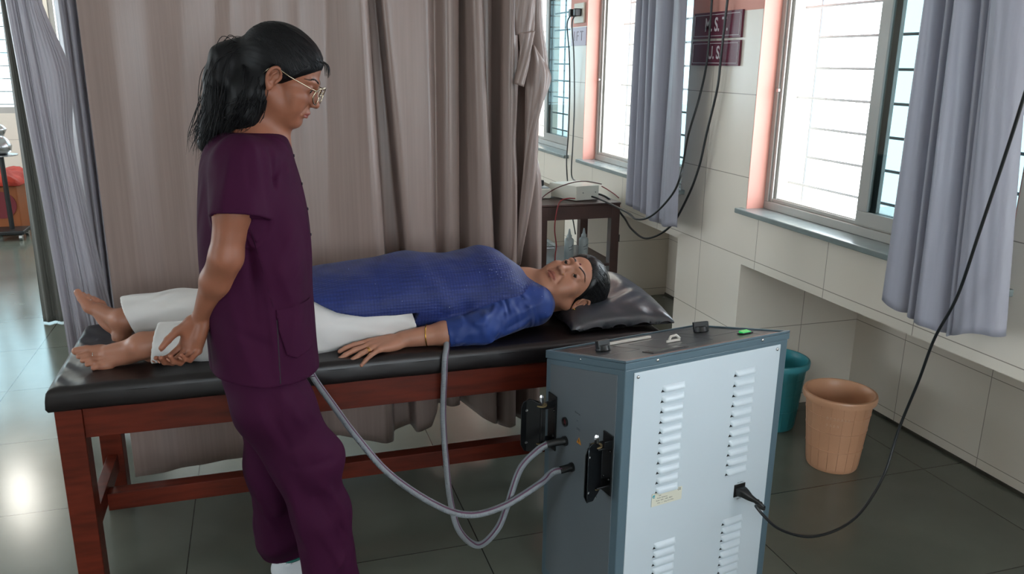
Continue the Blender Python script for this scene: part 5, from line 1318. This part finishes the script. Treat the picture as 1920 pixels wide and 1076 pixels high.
def tunic_mat(name, col, emb):
    m = mat(name, col, .55, sheen=.06, spec=.3, var=(16, .12)); t = m.node_tree; p = t.nodes['Principled BSDF']
    tc = nn(t, 'ShaderNodeTexCoord'); b = nn(t, 'ShaderNodeBump')
    if emb:
        mp = nn(t, 'ShaderNodeMapping'); mp.inputs['Rotation'].default_value = (0, 0, .0); t.links.new(tc.outputs['Object'], mp.inputs[0])
        v = nn(t, 'ShaderNodeTexVoronoi'); v.inputs['Scale'].default_value = 100; v.inputs['Randomness'].default_value = .12; t.links.new(mp.outputs[0], v.inputs['Vector'])
        b.inputs['Distance'].default_value = .0022; b.inputs['Strength'].default_value = .85; b.invert = True; t.links.new(v.outputs['Distance'], b.inputs['Height'])
        n = nn(t, 'ShaderNodeTexNoise'); n.inputs['Scale'].default_value = 260; t.links.new(tc.outputs['Object'], n.inputs['Vector'])
        b2_ = nn(t, 'ShaderNodeBump'); b2_.inputs['Distance'].default_value = .0012; b2_.inputs['Strength'].default_value = .6; t.links.new(n.outputs[0], b2_.inputs['Height']); t.links.new(b.outputs[0], b2_.inputs['Normal']); t.links.new(b2_.outputs[0], p.inputs['Normal'])
        r = nn(t, 'ShaderNodeMapRange'); r.inputs['From Max'].default_value = .010; r.inputs['From Max'].default_value = .75; r.inputs['To Min'].default_value = 1.25; r.inputs['To Max'].default_value = .75
        t.links.new(v.outputs['Distance'], r.inputs[0]); mx = nn(t, 'ShaderNodeVectorMath', operation='SCALE'); src = p.inputs['Base Color'].links[0].from_socket
        t.links.new(src, mx.inputs[0]); t.links.new(r.outputs[0], mx.inputs['Scale']); t.links.new(mx.outputs[0], p.inputs['Base Color'])
    return m
M_tun = tunic_mat('blue_embroidered_cotton', '#1c2a62', True); M_slv = tunic_mat('blue_plain_cotton', '#203672', False)
wrinkle(M_slv, 8, .040, 1.0, (1.6, .8, .8), (0, 35, 20)); wrinkle(M_tun, 3.5, .028, 1.0, (1.4, .8, .8))
v, f = nets(tun_f, (HEMX - .03, 2.33, .65), (xN + .09, 2.95, 1.0), .0036)
# body cloth and plain sleeves are separate pieces of cloth: split the surface by nearness
cen = v[f].mean(1); onS = (slv(cen) + .002 < tun0(cen)) & (tun0(cen) + wrk(cen) > -.002)
def sub(v, f, m):
    g = f[m]; u, i = np.unique(g, return_inverse=True); return v[u], i.reshape(g.shape)
tu = mesh_np('tunic', [sub(v, f, ~onS)], M_tun, ly)
for c_ in (cen[:, 1] < 2.62, cen[:, 1] >= 2.62): mesh_np('sleeve', [sub(v, f, onS & c_)], M_slv, tu)
rs = np.random.RandomState(5); dots = []
while len(dots) < 76:
    u, v_ = (rs.uniform(905, 1030), rs.uniform(470, 590)) if len(dots) < 56 else (rs.uniform(600, 900), rs.uniform(500, 585))
    if len(dots) < 56 and not (abs((v_ - 485) - (u - 920) * .62) < 26 + rs.rand() * 18): continue
    d = ray(u, v_); ts = np.linspace(2.2, 3.2, 400); dd = tunic(EYE + ts[:, None] * d); i = int(np.argmax(dd < 0))
    if dd[i] < 0: dots.append(EYE + ts[i] * d)
M_seq = mat('sequin', '#c8d4e8', .12, 1.)
g = MB()
for p in dots[:76]: g.ball(tuple(p), .0011, 8)
q = g.build('sequins', M_seq, tu, smooth=True); q['kind'] = 'stuff'
# trousers
M_wht = mat('white_cotton', '#c6c3c0', .6, bump=(600, .1, .0008), sheen=.2, var=(9, .03))
wrinkle(M_wht, 6, .028, 1.0, (.7, 1.2, 1.2))
tN = [np.array((.52, 2.55, .755)), np.array((.12, 2.52, .748)), knN, at(400, 640, y=2.49), at(235, 653, y=2.475)]
tN[3][2] = .738; tN[4][2] = .728
tF = [np.array((.52, 2.74, .765)), np.array((.12, 2.74, .762)), at(440, 590, y=2.72), at(340, 600, y=2.72), at(190, 606, y=2.72)]
for p, z in zip(tF[2:], (.758, .752, .748)): p[2] = z
a_ = S(.03).chain(tN, [.105, .098, .078, .066, .060], k=.03); b_ = S(.03).chain(tF, [.105, .098, .080, .068, .062], k=.03)
cN = (anN - tN[3]) / np.linalg.norm(anN - tN[3]); cF = (anF - tF[3]) / np.linalg.norm(anF - tF[3])
eN = at(288, 650, y=2.47); eF = at(250, 606, y=2.73)
def wh_o(P):
    a, b = a_(P), b_(P); kk = .025; h = np.maximum(kk - np.abs(a - b), 0) / kk; d = np.minimum(a, b) - h * h * kk * .25
    x, y, z = P[:, 0], P[:, 1], P[:, 2]
    return d + wave(P, 61, (9, 16, 16), .006) + wave(P, 66, (24, 40, 40), .0022) + .004 * np.sin(y * 60 + x * 14 + 3 * np.sin(x * 12)) * np.clip((-.0 - x) / .2, 0, 1)
slant = np.array((.0, .25, .35))
def wh_f(P):
    o = wh_o(P); n = (P[:, 1] < 2.615); c1 = (P - eN) @ (cN + slant * .6); c2 = (P - eF) @ (cF - slant * .8); cut_ = np.where(n, c1, c2)
    inn = np.maximum(o + .008, -cut_ - .06); d = np.maximum(o, -inn); d = smax(d, cut_, .005); return np.maximum(np.maximum(d, P[:, 0] - .455 + (P[:, 2] - .72) * .3), ZM - .003 - P[:, 2])
tw = mesh_np('white_trousers', [nets(wh_f, (-.50, 2.33, .65), (.50, 2.93, .90), .0036)], M_wht, ly, relax=1)
# hair
lineP = ((-.20, -.030), (-.04, -.022), (-.028, -.006), (-.012, .014), (.0, .024), (.02, .040), (.036, .056), (.047, .066), (.056, .076), (.14, .12))
capP = hair_cap(.0085, True, lineP)
bun = S(.02).ell((0, -.105, .010), (.040, .030, .040))
def hairP(P):
    Q = (P - PT) @ PR / PS; c = capP(Q) * PS; b = bun(Q) * PS; d = np.minimum(c, b) + wave(P, 71, (120, 120, 120), .0008); return d
hp_ = mesh_np('hair', [nets(hairP, hl, hh, .0026)], M_hair2, ly)
pth = scalp_strands(capP, (0, -.105, .012), 480, PM, PS, 13, lineP)
for k in range(0):
    a = PT + PR @ (np.array((rs.uniform(-.02, .06), rs.uniform(-.02, .06), .118)) * PS); pth.append([tuple(q) for q in spline([a, a + PR @ np.array((.006, rs.uniform(-.02, .02), .014)), a + PR @ np.array((rs.uniform(-.01, .02), rs.uniform(-.04, .03), .018))], 5)])
strands(pth, .0008).build('hair_strands', M_hair2, hp_, smooth=True)
# bindi, nose stud, earring, bangle, rings, anklet
def pw(x, y, z): return PT + PR @ (np.array((x, y, z)) * PS)
def on_skin(x, z):
    ts = np.linspace(.13, .04, 200); c = np.stack([pw(x, t, z) for t in ts]); dd = bd(c); return c[int(np.argmax(dd < 0))]
p = on_skin(0, .030); Kb = Matrix(M4(PR, p).tolist()); MB().ball((0, 0, 0), .0052, 16, (1, .35, 1), M=Kb).build('bindi', mat('dark_red_bindi', '#5c0d12', .4), ly, smooth=True)
p = pw(-.0195, .0985, -.0365); MB().ball(tuple(p), .0018, 10).build('nose_stud', M_gold, ly, smooth=True)
p = pw(-.0855, -.001, -.033); eg = MB().ball(tuple(p), .0034, 10).tube([tuple(p), tuple(p + (-.003, -.002, -.011))], .0008, 6).ball(tuple(p + (-.003, -.002, -.014)), .0034, 10, (1, 1, 1.5)); eg.build('earring', M_gold, ly, smooth=True)
def torus_around(c, ax, r, t, nm, m, n=40, sq=1):
    x, y, d = basis(ax); pts = [Vector(c) + (x * math.cos(a) * r + y * math.sin(a) * r * sq) for a in np.linspace(0, 2 * math.pi, n + 1)[:-1]]; return MB().tube(pts, t, 8, closed=True).build(nm, m, ly, smooth=True)
ba = elP * .32 + wrP * .68; torus_around(ba + (0, 0, .001), Vector(wrP - elP) + Vector((0, .06, 0)), .0355, .0019, 'bangle', M_gold)
fr_ = HP[:3, :3] @ (np.array((-.0135, .104, -.001)) * hs2) + HP[:3, 3]
for k in (0, .004): torus_around(fr_ + HP[:3, 1] * k, Vector(HP[:3, 1]) + Vector(HP[:3, 0]) * -.12, .0098, .0011, 'ring', M_gold, 24)
for Mx in (FN, FF):
    c = Mx[:3, :3] @ (np.array((.0085, .128, -.062)) * .98) + Mx[:3, 3]; torus_around(c, Mx[:3, 1], .0092, .0012, 'toe_ring', M_silver, 24)
# ------------------------------------------------------------------ bins
def bin_(x, y, h, r0, r1, m, label):
    o = empty('waste_bin', (x, y, 0), label, 'bin'); pr = [(r0 * .96, .0), (r0, .006)]
    for z in np.linspace(.02, h - .03, 10): pr.append((r0 + (r1 - r0) * z / h, z))
    out = []
    for r, z in pr:
        out.append((r, z))
    out += [(r1 + .001, h - .028), (r1 + .010, h - .026), (r1 + .012, h - .008), (r1 + .009, h), (r1 + .001, h + .001), (r1 - .003, h - .004)]
    for z in np.linspace(h - .03, .012, 8): out.append((r0 + (r1 - r0) * z / h - .004, z))
    out.append((.001, .010))
    g = MB().lathe(out, (x, y, 0), 56); g.build('tub', m, o, smooth=True, ang=50)
    rb = MB()
    for z in (h * .30, h * .55, h * .76):
        R = r0 + (r1 - r0) * z / h + .0006; rb.tube([(x + R * math.cos(a), y + R * math.sin(a), z) for a in np.linspace(0, 2 * math.pi, 57)[:-1]], .0013, 6, closed=True)
    for k in range(18):
        a = 2 * math.pi * k / 18
        rb.tube([(x + (r0 + (r1 - r0) * z / h + .0002) * math.cos(a), y + (r0 + (r1 - r0) * z / h + .0002) * math.sin(a), z) for z in (.01, h * .5, h - .03)], .0009, 4)
    rb.build('moulded_ribs', m, o, smooth=True)
    return o
M_or = mat('peach_plastic', '#d09c7a', .36, var=(5, .05), spec=.45); M_te = mat('teal_plastic', '#388a94', .36, var=(5, .05), spec=.45)
bo = bin_(2.135, 2.445, .315, .098, .128, M_or, 'peach plastic waste bin standing below the nearest window')
bin_(2.12, 2.84, .315, .098, .128, M_te, 'teal plastic waste bin half hidden behind the grey machine')
# faded pen marks on the peach bin
g = MB(); rs = np.random.RandomState(2)
for row, z in enumerate((.235, .205)):
    for k in range(7 - row * 3):
        a0 = math.radians(212 + k * 6.2); R = lambda z: .098 + .030 * z / .315 + .0015
        pts = [(2.135 + R(z) * math.cos(a0 + math.radians(da)), 2.445 + R(z) * math.sin(a0 + math.radians(da)), z + dz) for da, dz in ((0, 0), (rs.uniform(-.6, 1), .010), (rs.uniform(1, 2), .012), (rs.uniform(1, 3), .002), (rs.uniform(2, 4), .007))]
        g.tube(pts, .0006, 4)
g.build('faded_writing', mat('faded_ink', '#d9b79c', .6), bo)
# ------------------------------------------------------------------ signs
M_mar = mat('maroon_sign', '#5e1630', .35, var=(6, .06)); M_ltr = mat('white_sign_paint', '#c9c3c6', .5)
def sign(p0, p1, body, label, z0, z1):
    o = MB().box((1.988, p0, z0), (1.9985, p1, z1)).build('wall_sign', M_mar, None, bevel=.001); tag(o, label, 'sign')
    t = .0025; e = .010
    g = MB()
    for a, b, c, d in ((p0 + e, p1 - e, z1 - e - t, z1 - e), (p0 + e, p1 - e, z0 + e, z0 + e + t), (p0 + e, p0 + e + t, z0 + e, z1 - e), (p1 - e - t, p1 - e, z0 + e, z1 - e)): g.box((1.9865, a, c), (1.9885, b, d))
    g.build('border', M_ltr, o)
    text(body, (z1 - z0) * .72, frame((1.9875, (p0 + p1) / 2, (z0 + z1) / 2), (0, -1, 0), (0, 0, 1)), M_ltr, o, bold=True, sx=.78)
zA = at(1307, 28, x=2)[2]; zB = at(1304, 76, x=2)[2]; y1, y0 = 3.535, 3.135
sign(y0, y1, 'M. S. T.', 'maroon wall sign lettered M. S. T., the upper of the two', 1.662, 1.775)
sign(y0, y1, 'U. S.', 'maroon wall sign lettered U. S., just under the other one', 1.545, 1.652)
# ------------------------------------------------------------------ socket plate, wires, small notice on the further column
sk = empty('socket_plate', (1.99, 5.0, 1.86), 'white electric socket plate with two black plugs high on the far column', 'socket')
MB().box((1.985, 4.90, 1.79), (1.999, 5.06, 1.91)).build('plate', mat('ivory_switch_plate', '#d5cfc0', .4), sk, bevel=.003)
for y in (5.025, 4.945): MB().box((1.94, y - .018, 1.83), (1.985, y + .018, 1.875)).build('plug', M_black, sk, bevel=.006)
nt = MB().box((1.9945, 4.875, 1.655), (1.9985, 5.115, 1.765)).build('wall_notice', mat('lilac_notice', '#b8a9bb', .4), None, bevel=.0005); tag(nt, 'pale lilac notice with maroon marks behind the two hanging wires', 'notice')
text('I F T', .085, frame((1.994, 4.995, 1.71), (0, -1, 0), (0, 0, 1)), M_mar, nt)
cable('hanging_wire', [(1.95, 5.025, 1.84), (1.93, 5.03, 1.78), (1.95, 5.03, 1.6), (1.965, 5.04, 1.35), (1.96, 5.03, 1.1), (1.95, 5.02, .9), (1.93, 4.9, .7), (1.9, 4.7, .5)], .0045, M_cab, 'black wire from the far socket, hanging left of its twin', grp='wires from the far socket')
cable('hanging_wire', [(1.95, 4.945, 1.84), (1.93, 4.945, 1.78), (1.95, 4.95, 1.6), (1.96, 4.94, 1.3), (1.95, 4.92, 1.05), (1.94, 4.90, .85), (1.9, 4.7, .83)], .0045, M_cab, 'black wire from the far socket, hanging right of its twin', grp='wires from the far socket')
X = lambda u, v, x: tuple(at(u, v, x=x))
cable('looping_wire', [X(1341, -60, 1.97), X(1335, 0, 1.97), X(1326, 110, 1.97), X(1312, 180, 1.96), X(1290, 255, 1.90), X(1278, 320, 1.80), X(1262, 362, 1.80), X(1225, 402, 1.80), X(1195, 411, 1.80), X(1172, 396, 1.80), (1.74, 4.05, .845), (1.66, 4.2, .845)], .0052, M_cab, 'black wire looping in front of the window curtain to the trolley, the upper loop')
cable('looping_wire', [X(1372, -60, 1.97), X(1364, 0, 1.97), X(1352, 105, 1.97), X(1345, 165, 1.97), X(1325, 250, 1.96), X(1310, 315, 1.95), X(1288, 372, 1.93), X(1256, 425, 1.90), X(1213, 447, 1.90), X(1185, 430, 1.90), X(1168, 405, 1.90), (1.82, 4.1, .842), (1.70, 4.3, .842)], .0056, M_cab, 'black wire over the column looping low to the trolley, the lower loop')
# ------------------------------------------------------------------ trolley behind the couch
tx0, tx1, ty0, ty1, tz = 1.395, 1.872, 3.98, 4.48, .825
tr = empty('equipment_trolley', ((tx0 + tx1) / 2, (ty0 + ty1) / 2, 0), 'dark brown wooden equipment trolley behind the pillow end of the couch', 'trolley')
for x in (tx0 + .004, tx1 - .054):
    for y in (ty0 + .004, ty1 - .054): MB().box((x, y, .03), (x + .05, y + .05, tz - .012)).build('leg', M_wood2, tr, bevel=.003)
MB().box((tx0, ty0, tz - .014), (tx1, ty1, tz)).build('table_top', M_wood2, tr, bevel=.006, seg=3)
for a, b in (((tx0 + .01, ty0 + .006), (tx1 - .01, ty0 + .022)), ((tx0 + .01, ty1 - .022), (tx1 - .01, ty1 - .006))): MB().box((a[0], a[1], tz - .085), (b[0], b[1], tz - .013)).build('apron', M_wood2, tr)
for x in (tx0 + .006, tx1 - .022): MB().box((x, ty0 + .02, tz - .085), (x + .016, ty1 - .02, tz - .013)).build('apron', M_wood2, tr)
MB().box((tx0 + .01, ty0 + .01, .47), (tx1 - .01, ty1 - .01, .485)).build('shelf', M_wood2, tr); MB().box((tx0 + .01, ty0 + .01, .12), (tx1 - .01, ty1 - .01, .135)).build('shelf', M_wood2, tr)
MB().box((tx1, ty0 + .02, .60), (tx1 + .008, ty0 + .035, .64)).build('hinge', M_black, tr)
for x in (tx0 + .03, tx1 - .03):
    for y in (ty0 + .03, ty1 - .03): MB().cyl((x - .008, y, .0155), (x + .008, y, .0155), .0155).cyl((x, y, .02), (x, y, .04), .006).build('castor', M_black, tr)
# stimulator box on it
def P0(u, v, z): return at(u, v, z=z)
B0 = P0(1080, 378, tz); B1 = P0(1128, 377, tz)
bx = empty('stimulator', (1.62, 4.10, tz), 'white metal stimulator box with black knobbed front on the trolley', 'medical device')
BMx = frame(tuple(B0), (.985, .17, 0), (-.17, .985, 0)); Wd = float(np.linalg.norm(B1 - B0)); Dp = .20; Hh = .078; Lf = .105
ang_ = math.radians(0)
M_case = mat('cream_metal_case', '#c4c0b4', .35)
g = MB().prism([(0, 0, .004), (Wd, 0, .004), (Wd, Dp, .004), (-.055, Dp, .004)], (0, 0, Hh), M=BMx); g.build('case', M_case, bx, bevel=.003)
FMx = BMx @ frame((-.0, 0, 0), (-.055, Dp, 0), (0, 0, 1))
g = MB().box((.006, .008, .0005), (Dp, Hh, .006), M=FMx); fp = g.build('front_panel', mat('black_front_panel', '#101114', .3), bx, bevel=.001)
for (a, b) in ((.03, .055), (.03, .025), (.085, .058), (.085, .024), (.14, .055), (.14, .025)):
    K = FMx @ Matrix.Translation((a, b, .006)); MB().lathe([(.011, 0), (.011, .004), (.008, .006), (.0075, .017), (.006, .018)], n=18, M=K).build('knob', M_black, fp, smooth=True, ang=40)
    MB().box((-.001, -.007, .0182), (.001, .007, .0188), M=K).build('pointer_mark', M_ltr, fp)
for a in (.3, .85): MB().lathe([(.0035, 0), (.003, .0015), (.0005, .002)], n=12, M=BMx @ frame((Wd * a, 0, .045), (1, 0, 0), (0, 0, 1))).build('screw', M_steel, bx)
# second instrument with clamps behind it
b3 = empty('stimulator', (1.47, 4.25, tz), 'lower cream device lying behind the white box on the trolley', 'medical device')
MB().box((1.405, 4.17, tz + .001), (1.535, 4.40, tz + .055)).build('case', M_case, b3, bevel=.008, seg=3)
MB().box((1.425, 4.19, tz + .055), (1.53, 4.37, tz + .060)).build('top_plate', mat('blue_grey_plate', '#7f8a8f', .3), b3, bevel=.001)
for y in (4.22, 4.29): MB().tube([(1.43, y, tz + .06), (1.43, y, tz + .085), (1.46, y, tz + .085), (1.46, y, tz + .06)], .004, 8).build('handle', M_steel, b3, smooth=True)
cl = empty('steel_clamp', (1.44, 4.33, tz + .06), 'shiny steel clamp standing at the left of the trolley top', 'clamp')
MB().tube([(1.44, 4.33, tz + .061), (1.435, 4.33, tz + .12), (1.445, 4.325, tz + .15), (1.465, 4.32, tz + .165)], .007, 10).build('stem', M_steel, cl, smooth=True)
MB().tube([(1.415, 4.33, tz + .115), (1.46, 4.325, tz + .125)], .006, 10).build('crossbar', M_steel, cl, smooth=True)
MB().ball((1.468, 4.32, tz + .168), .010, 12).build('tip', M_steel, cl, smooth=True)
pg = MB().box((1.465, 4.235, tz + .062), (1.515, 4.262, tz + .095)); tag(pg.build('loose_plug', M_black, None, bevel=.005), 'black plug resting on the cream device on the trolley', 'plug')
# flat grey leads on the trolley top
for k, (dy, lb) in enumerate(((0, 'white flat lead lying at the back right of the trolley top'),)):
    cable('white_lead', [(1.78, 4.10 + dy, tz + .004), (1.80, 4.18 + dy, tz + .004), (1.83, 4.30 + dy, tz + .004), (1.80, 4.42 + dy, tz + .004)], .0035, M_ltr, lb)
M_redc = mat('red_cable', '#7d1a20', .4)
q = lambda u, v, y: tuple(at(u, v, y=y))
cable('red_lead', [q(1078, 372, 3.985), q(1064, 372, 3.97), q(1050, 378, 3.965), q(1043, 400, 3.965), q(1040, 430, 3.965), q(1043, 460, 3.965), q(1041, 480, 3.965), q(1040, 520, 3.965)], .0035, M_redc, 'red lead hanging down the front left leg of the trolley')
cable('red_lead', [q(1128, 345, 4.12), q(1100, 340, 4.10), q(1075, 342, 4.08), q(1045, 352, 4.05), q(1022, 366, 4.02), q(1012, 378, 3.98), q(1004, 392, 3.96)], .003, mat('dark_red_cable', '#4a1216', .4), 'dark red lead lying across the top of the white box')
cable('red_lead', [q(1128, 349, 4.2), q(1140, 356, 4.2), q(1152, 364, 4.15), q(1160, 371, 4.1)], .003, M_redc, 'red and black lead at the right end of the trolley top')
# bottles and box on the shelf
M_bot = mat('white_translucent_bottle', '#aab3b4', .3, trans=.2)
for (u, lb) in ((1066, 'white squeeze bottle on the trolley shelf, left of the pair'), (1093, 'white squeeze bottle on the trolley shelf, right of the pair')):
    p = at(u, 490, y=4.08); x = p[0]
    o = empty('gel_bottle', (x, 4.08, .486), lb, 'bottle', 'gel bottles on the trolley shelf')
    MB().lathe([(.024, .486), (.026, .490), (.026, .605), (.024, .613), (.014, .622)], (x, 4.08, 0), 28).build('bottle_body', M_bot, o, smooth=True, ang=50)
    MB().lathe([(.0145, .6215), (.0145, .634), (.009, .640), (.004, .668), (.003, .670)], (x, 4.08, 0), 20).build('nozzle_cap', M_bot, o, smooth=True, ang=50)
    MB().tube([(x - .012, 4.0535, .57), (x + .006, 4.0532, .575), (x + .012, 4.0545, .585)], .0012, 6).tube([(x - .008, 4.0535, .555), (x + .01, 4.0535, .560)], .0010, 6).build('printed_mark', mat('bottle_print', '#3a3440', .5) if u == 1066 else bpy.data.materials['bottle_print'], o)
tbx = empty('plastic_tub', (1.46, 4.15, .486), 'clear plastic tub on the trolley shelf, left of the bottles', 'tub')
M_clr = glassy('clear_plastic', (.80, .84, .86), .12, .15)
MB().box((1.40, 4.06, .4865), (1.53, 4.30, .58)).build('tub', M_clr, tbx, bevel=.01, solid=0); MB().box((1.393, 4.053, .580), (1.537, 4.307, .592)).build('lid', M_clr, tbx, bevel=.004)
bg_ = empty('red_box', (1.50, 4.2, .135), 'dark red box on the lower shelf of the trolley', 'box'); MB().box((1.44, 4.10, .136), (1.66, 4.35, .33)).build('carton', mat('dark_red_card', '#4e1216', .6), bg_, bevel=.003)
# ------------------------------------------------------------------ far left of the ward
bn = empty('storage_box', (-2.45, 8.3, 0), 'orange brown storage box on the floor at the far left under the window', 'box')
MB().box((-2.9, 8.15, 0), (-2.06, 8.65, .44)).build('carton', mat('orange_brown_board', '#8a4a20', .6, var=(4, .1)), bn, bevel=.01)
p = at(2, 385, y=8.14); MB().lathe([(.12, 0), (.12, .006)], n=32, M=frame((p[0], 8.149, p[2]), (1, 0, 0), (0, 0, 1))).build('round_print', mat('dark_red_print', '#6d1c24', .6), bn)
rs = np.random.RandomState(3)
g = MB(); rows = []
for i in range(25):
    row = []
    for j in range(17):
        u, v = i / 24, j / 16; x = -2.95 + .93 * u; y = 8.10 + .6 * v; e = (4 * u * (1 - u)) ** .4 * (4 * v * (1 - v)) ** .4
        row.append((x, y, .446 + .15 * e + .035 * math.sin(u * 22 + v * 9) * e + .02 * math.sin(v * 30) * e))
    rows.append(row)
g.grid(rows); tag(g.build('folded_blanket', mat('orange_red_cloth', '#a02c18', .8, bump=(20, .5, .02), var=(6, .25)), None, smooth=True, solid=.008), 'crumpled orange red cloth on top of the storage box', 'cloth')
sl_ = empty('steel_jug', (-2.33, 8.9, 1.0), 'shiny steel vessel on the far window sill at the left edge', 'vessel')
p = at(-3, 262, y=8.0); px_, pz_ = p[0], p[2]
st_ = empty('instrument_stand', (px_, 8.0, 0), 'dark wheeled stand at the far left edge carrying the steel vessel', 'stand')
MB().cyl((px_, 8.0, .08), (px_, 8.0, pz_ - .13), .02).build('pole', M_black, st_); MB().box((px_ - .14, 7.86, .05), (px_ + .12, 8.12, .085)).build('base', M_black, st_, bevel=.01)
for dx in (-.12, .09):
    for dy in (-.12, .1): MB().cyl((px_ + dx - .012, 8.0 + dy, .026), (px_ + dx + .012, 8.0 + dy, .026), .026).build('castor', M_steel, st_)
MB().cyl((px_, 8, pz_ - .135), (px_, 8, pz_ - .125), .13).build('tray', M_steel, st_)
sl_.location = (px_, 8.0, pz_ - .125)
MB().lathe([(.05, -.1245), (.085, -.10), (.095, -.05), (.07, .0), (.045, .03), (.06, .06), (.075, .09), (.05, .12), (.012, .135)], (px_, 8.0, pz_), 32).build('vessel_body', M_steel, sl_, smooth=True)
MB().ball((px_, 8.0, pz_ + .145), .014, 12).build('knob', M_steel, sl_, smooth=True)
# black upright case between the curtains
p0, p1 = at(168, 500, y=5.9), at(205, 500, y=5.9)
cs_ = empty('upright_case', ((p0[0] + p1[0]) / 2, 6.0, 0), 'tall black case standing between the grey curtain and the long curtain', 'case')
zt_ = at(180, 330, y=5.9)[2]
MB().box((p0[0] + .0, 5.9, .03), (p1[0] + .18, 6.15, zt_ - .0)).build('shell', mat('black_case', '#0b0c0d', .35, bump=(20, .2, .003)), cs_, bevel=.02)
MB().box((p0[0] - .01, 5.885, zt_ - .03), (p1[0] + .19, 6.16, zt_)).build('rim', M_black, cs_, bevel=.008)
for k in range(3): MB().box((p0[0] + .03 + k * .05, 5.892, .10), (p0[0] + .045 + k * .05, 5.9, zt_ - .08)).build('rib', M_black, cs_)
MB().cyl((p0[0] + .04, 5.95, .0), (p0[0] + .04, 5.95, .03), .02).cyl((p1[0] + .12, 5.95, .0), (p1[0] + .12, 5.95, .03), .02).build('foot', M_black, cs_)
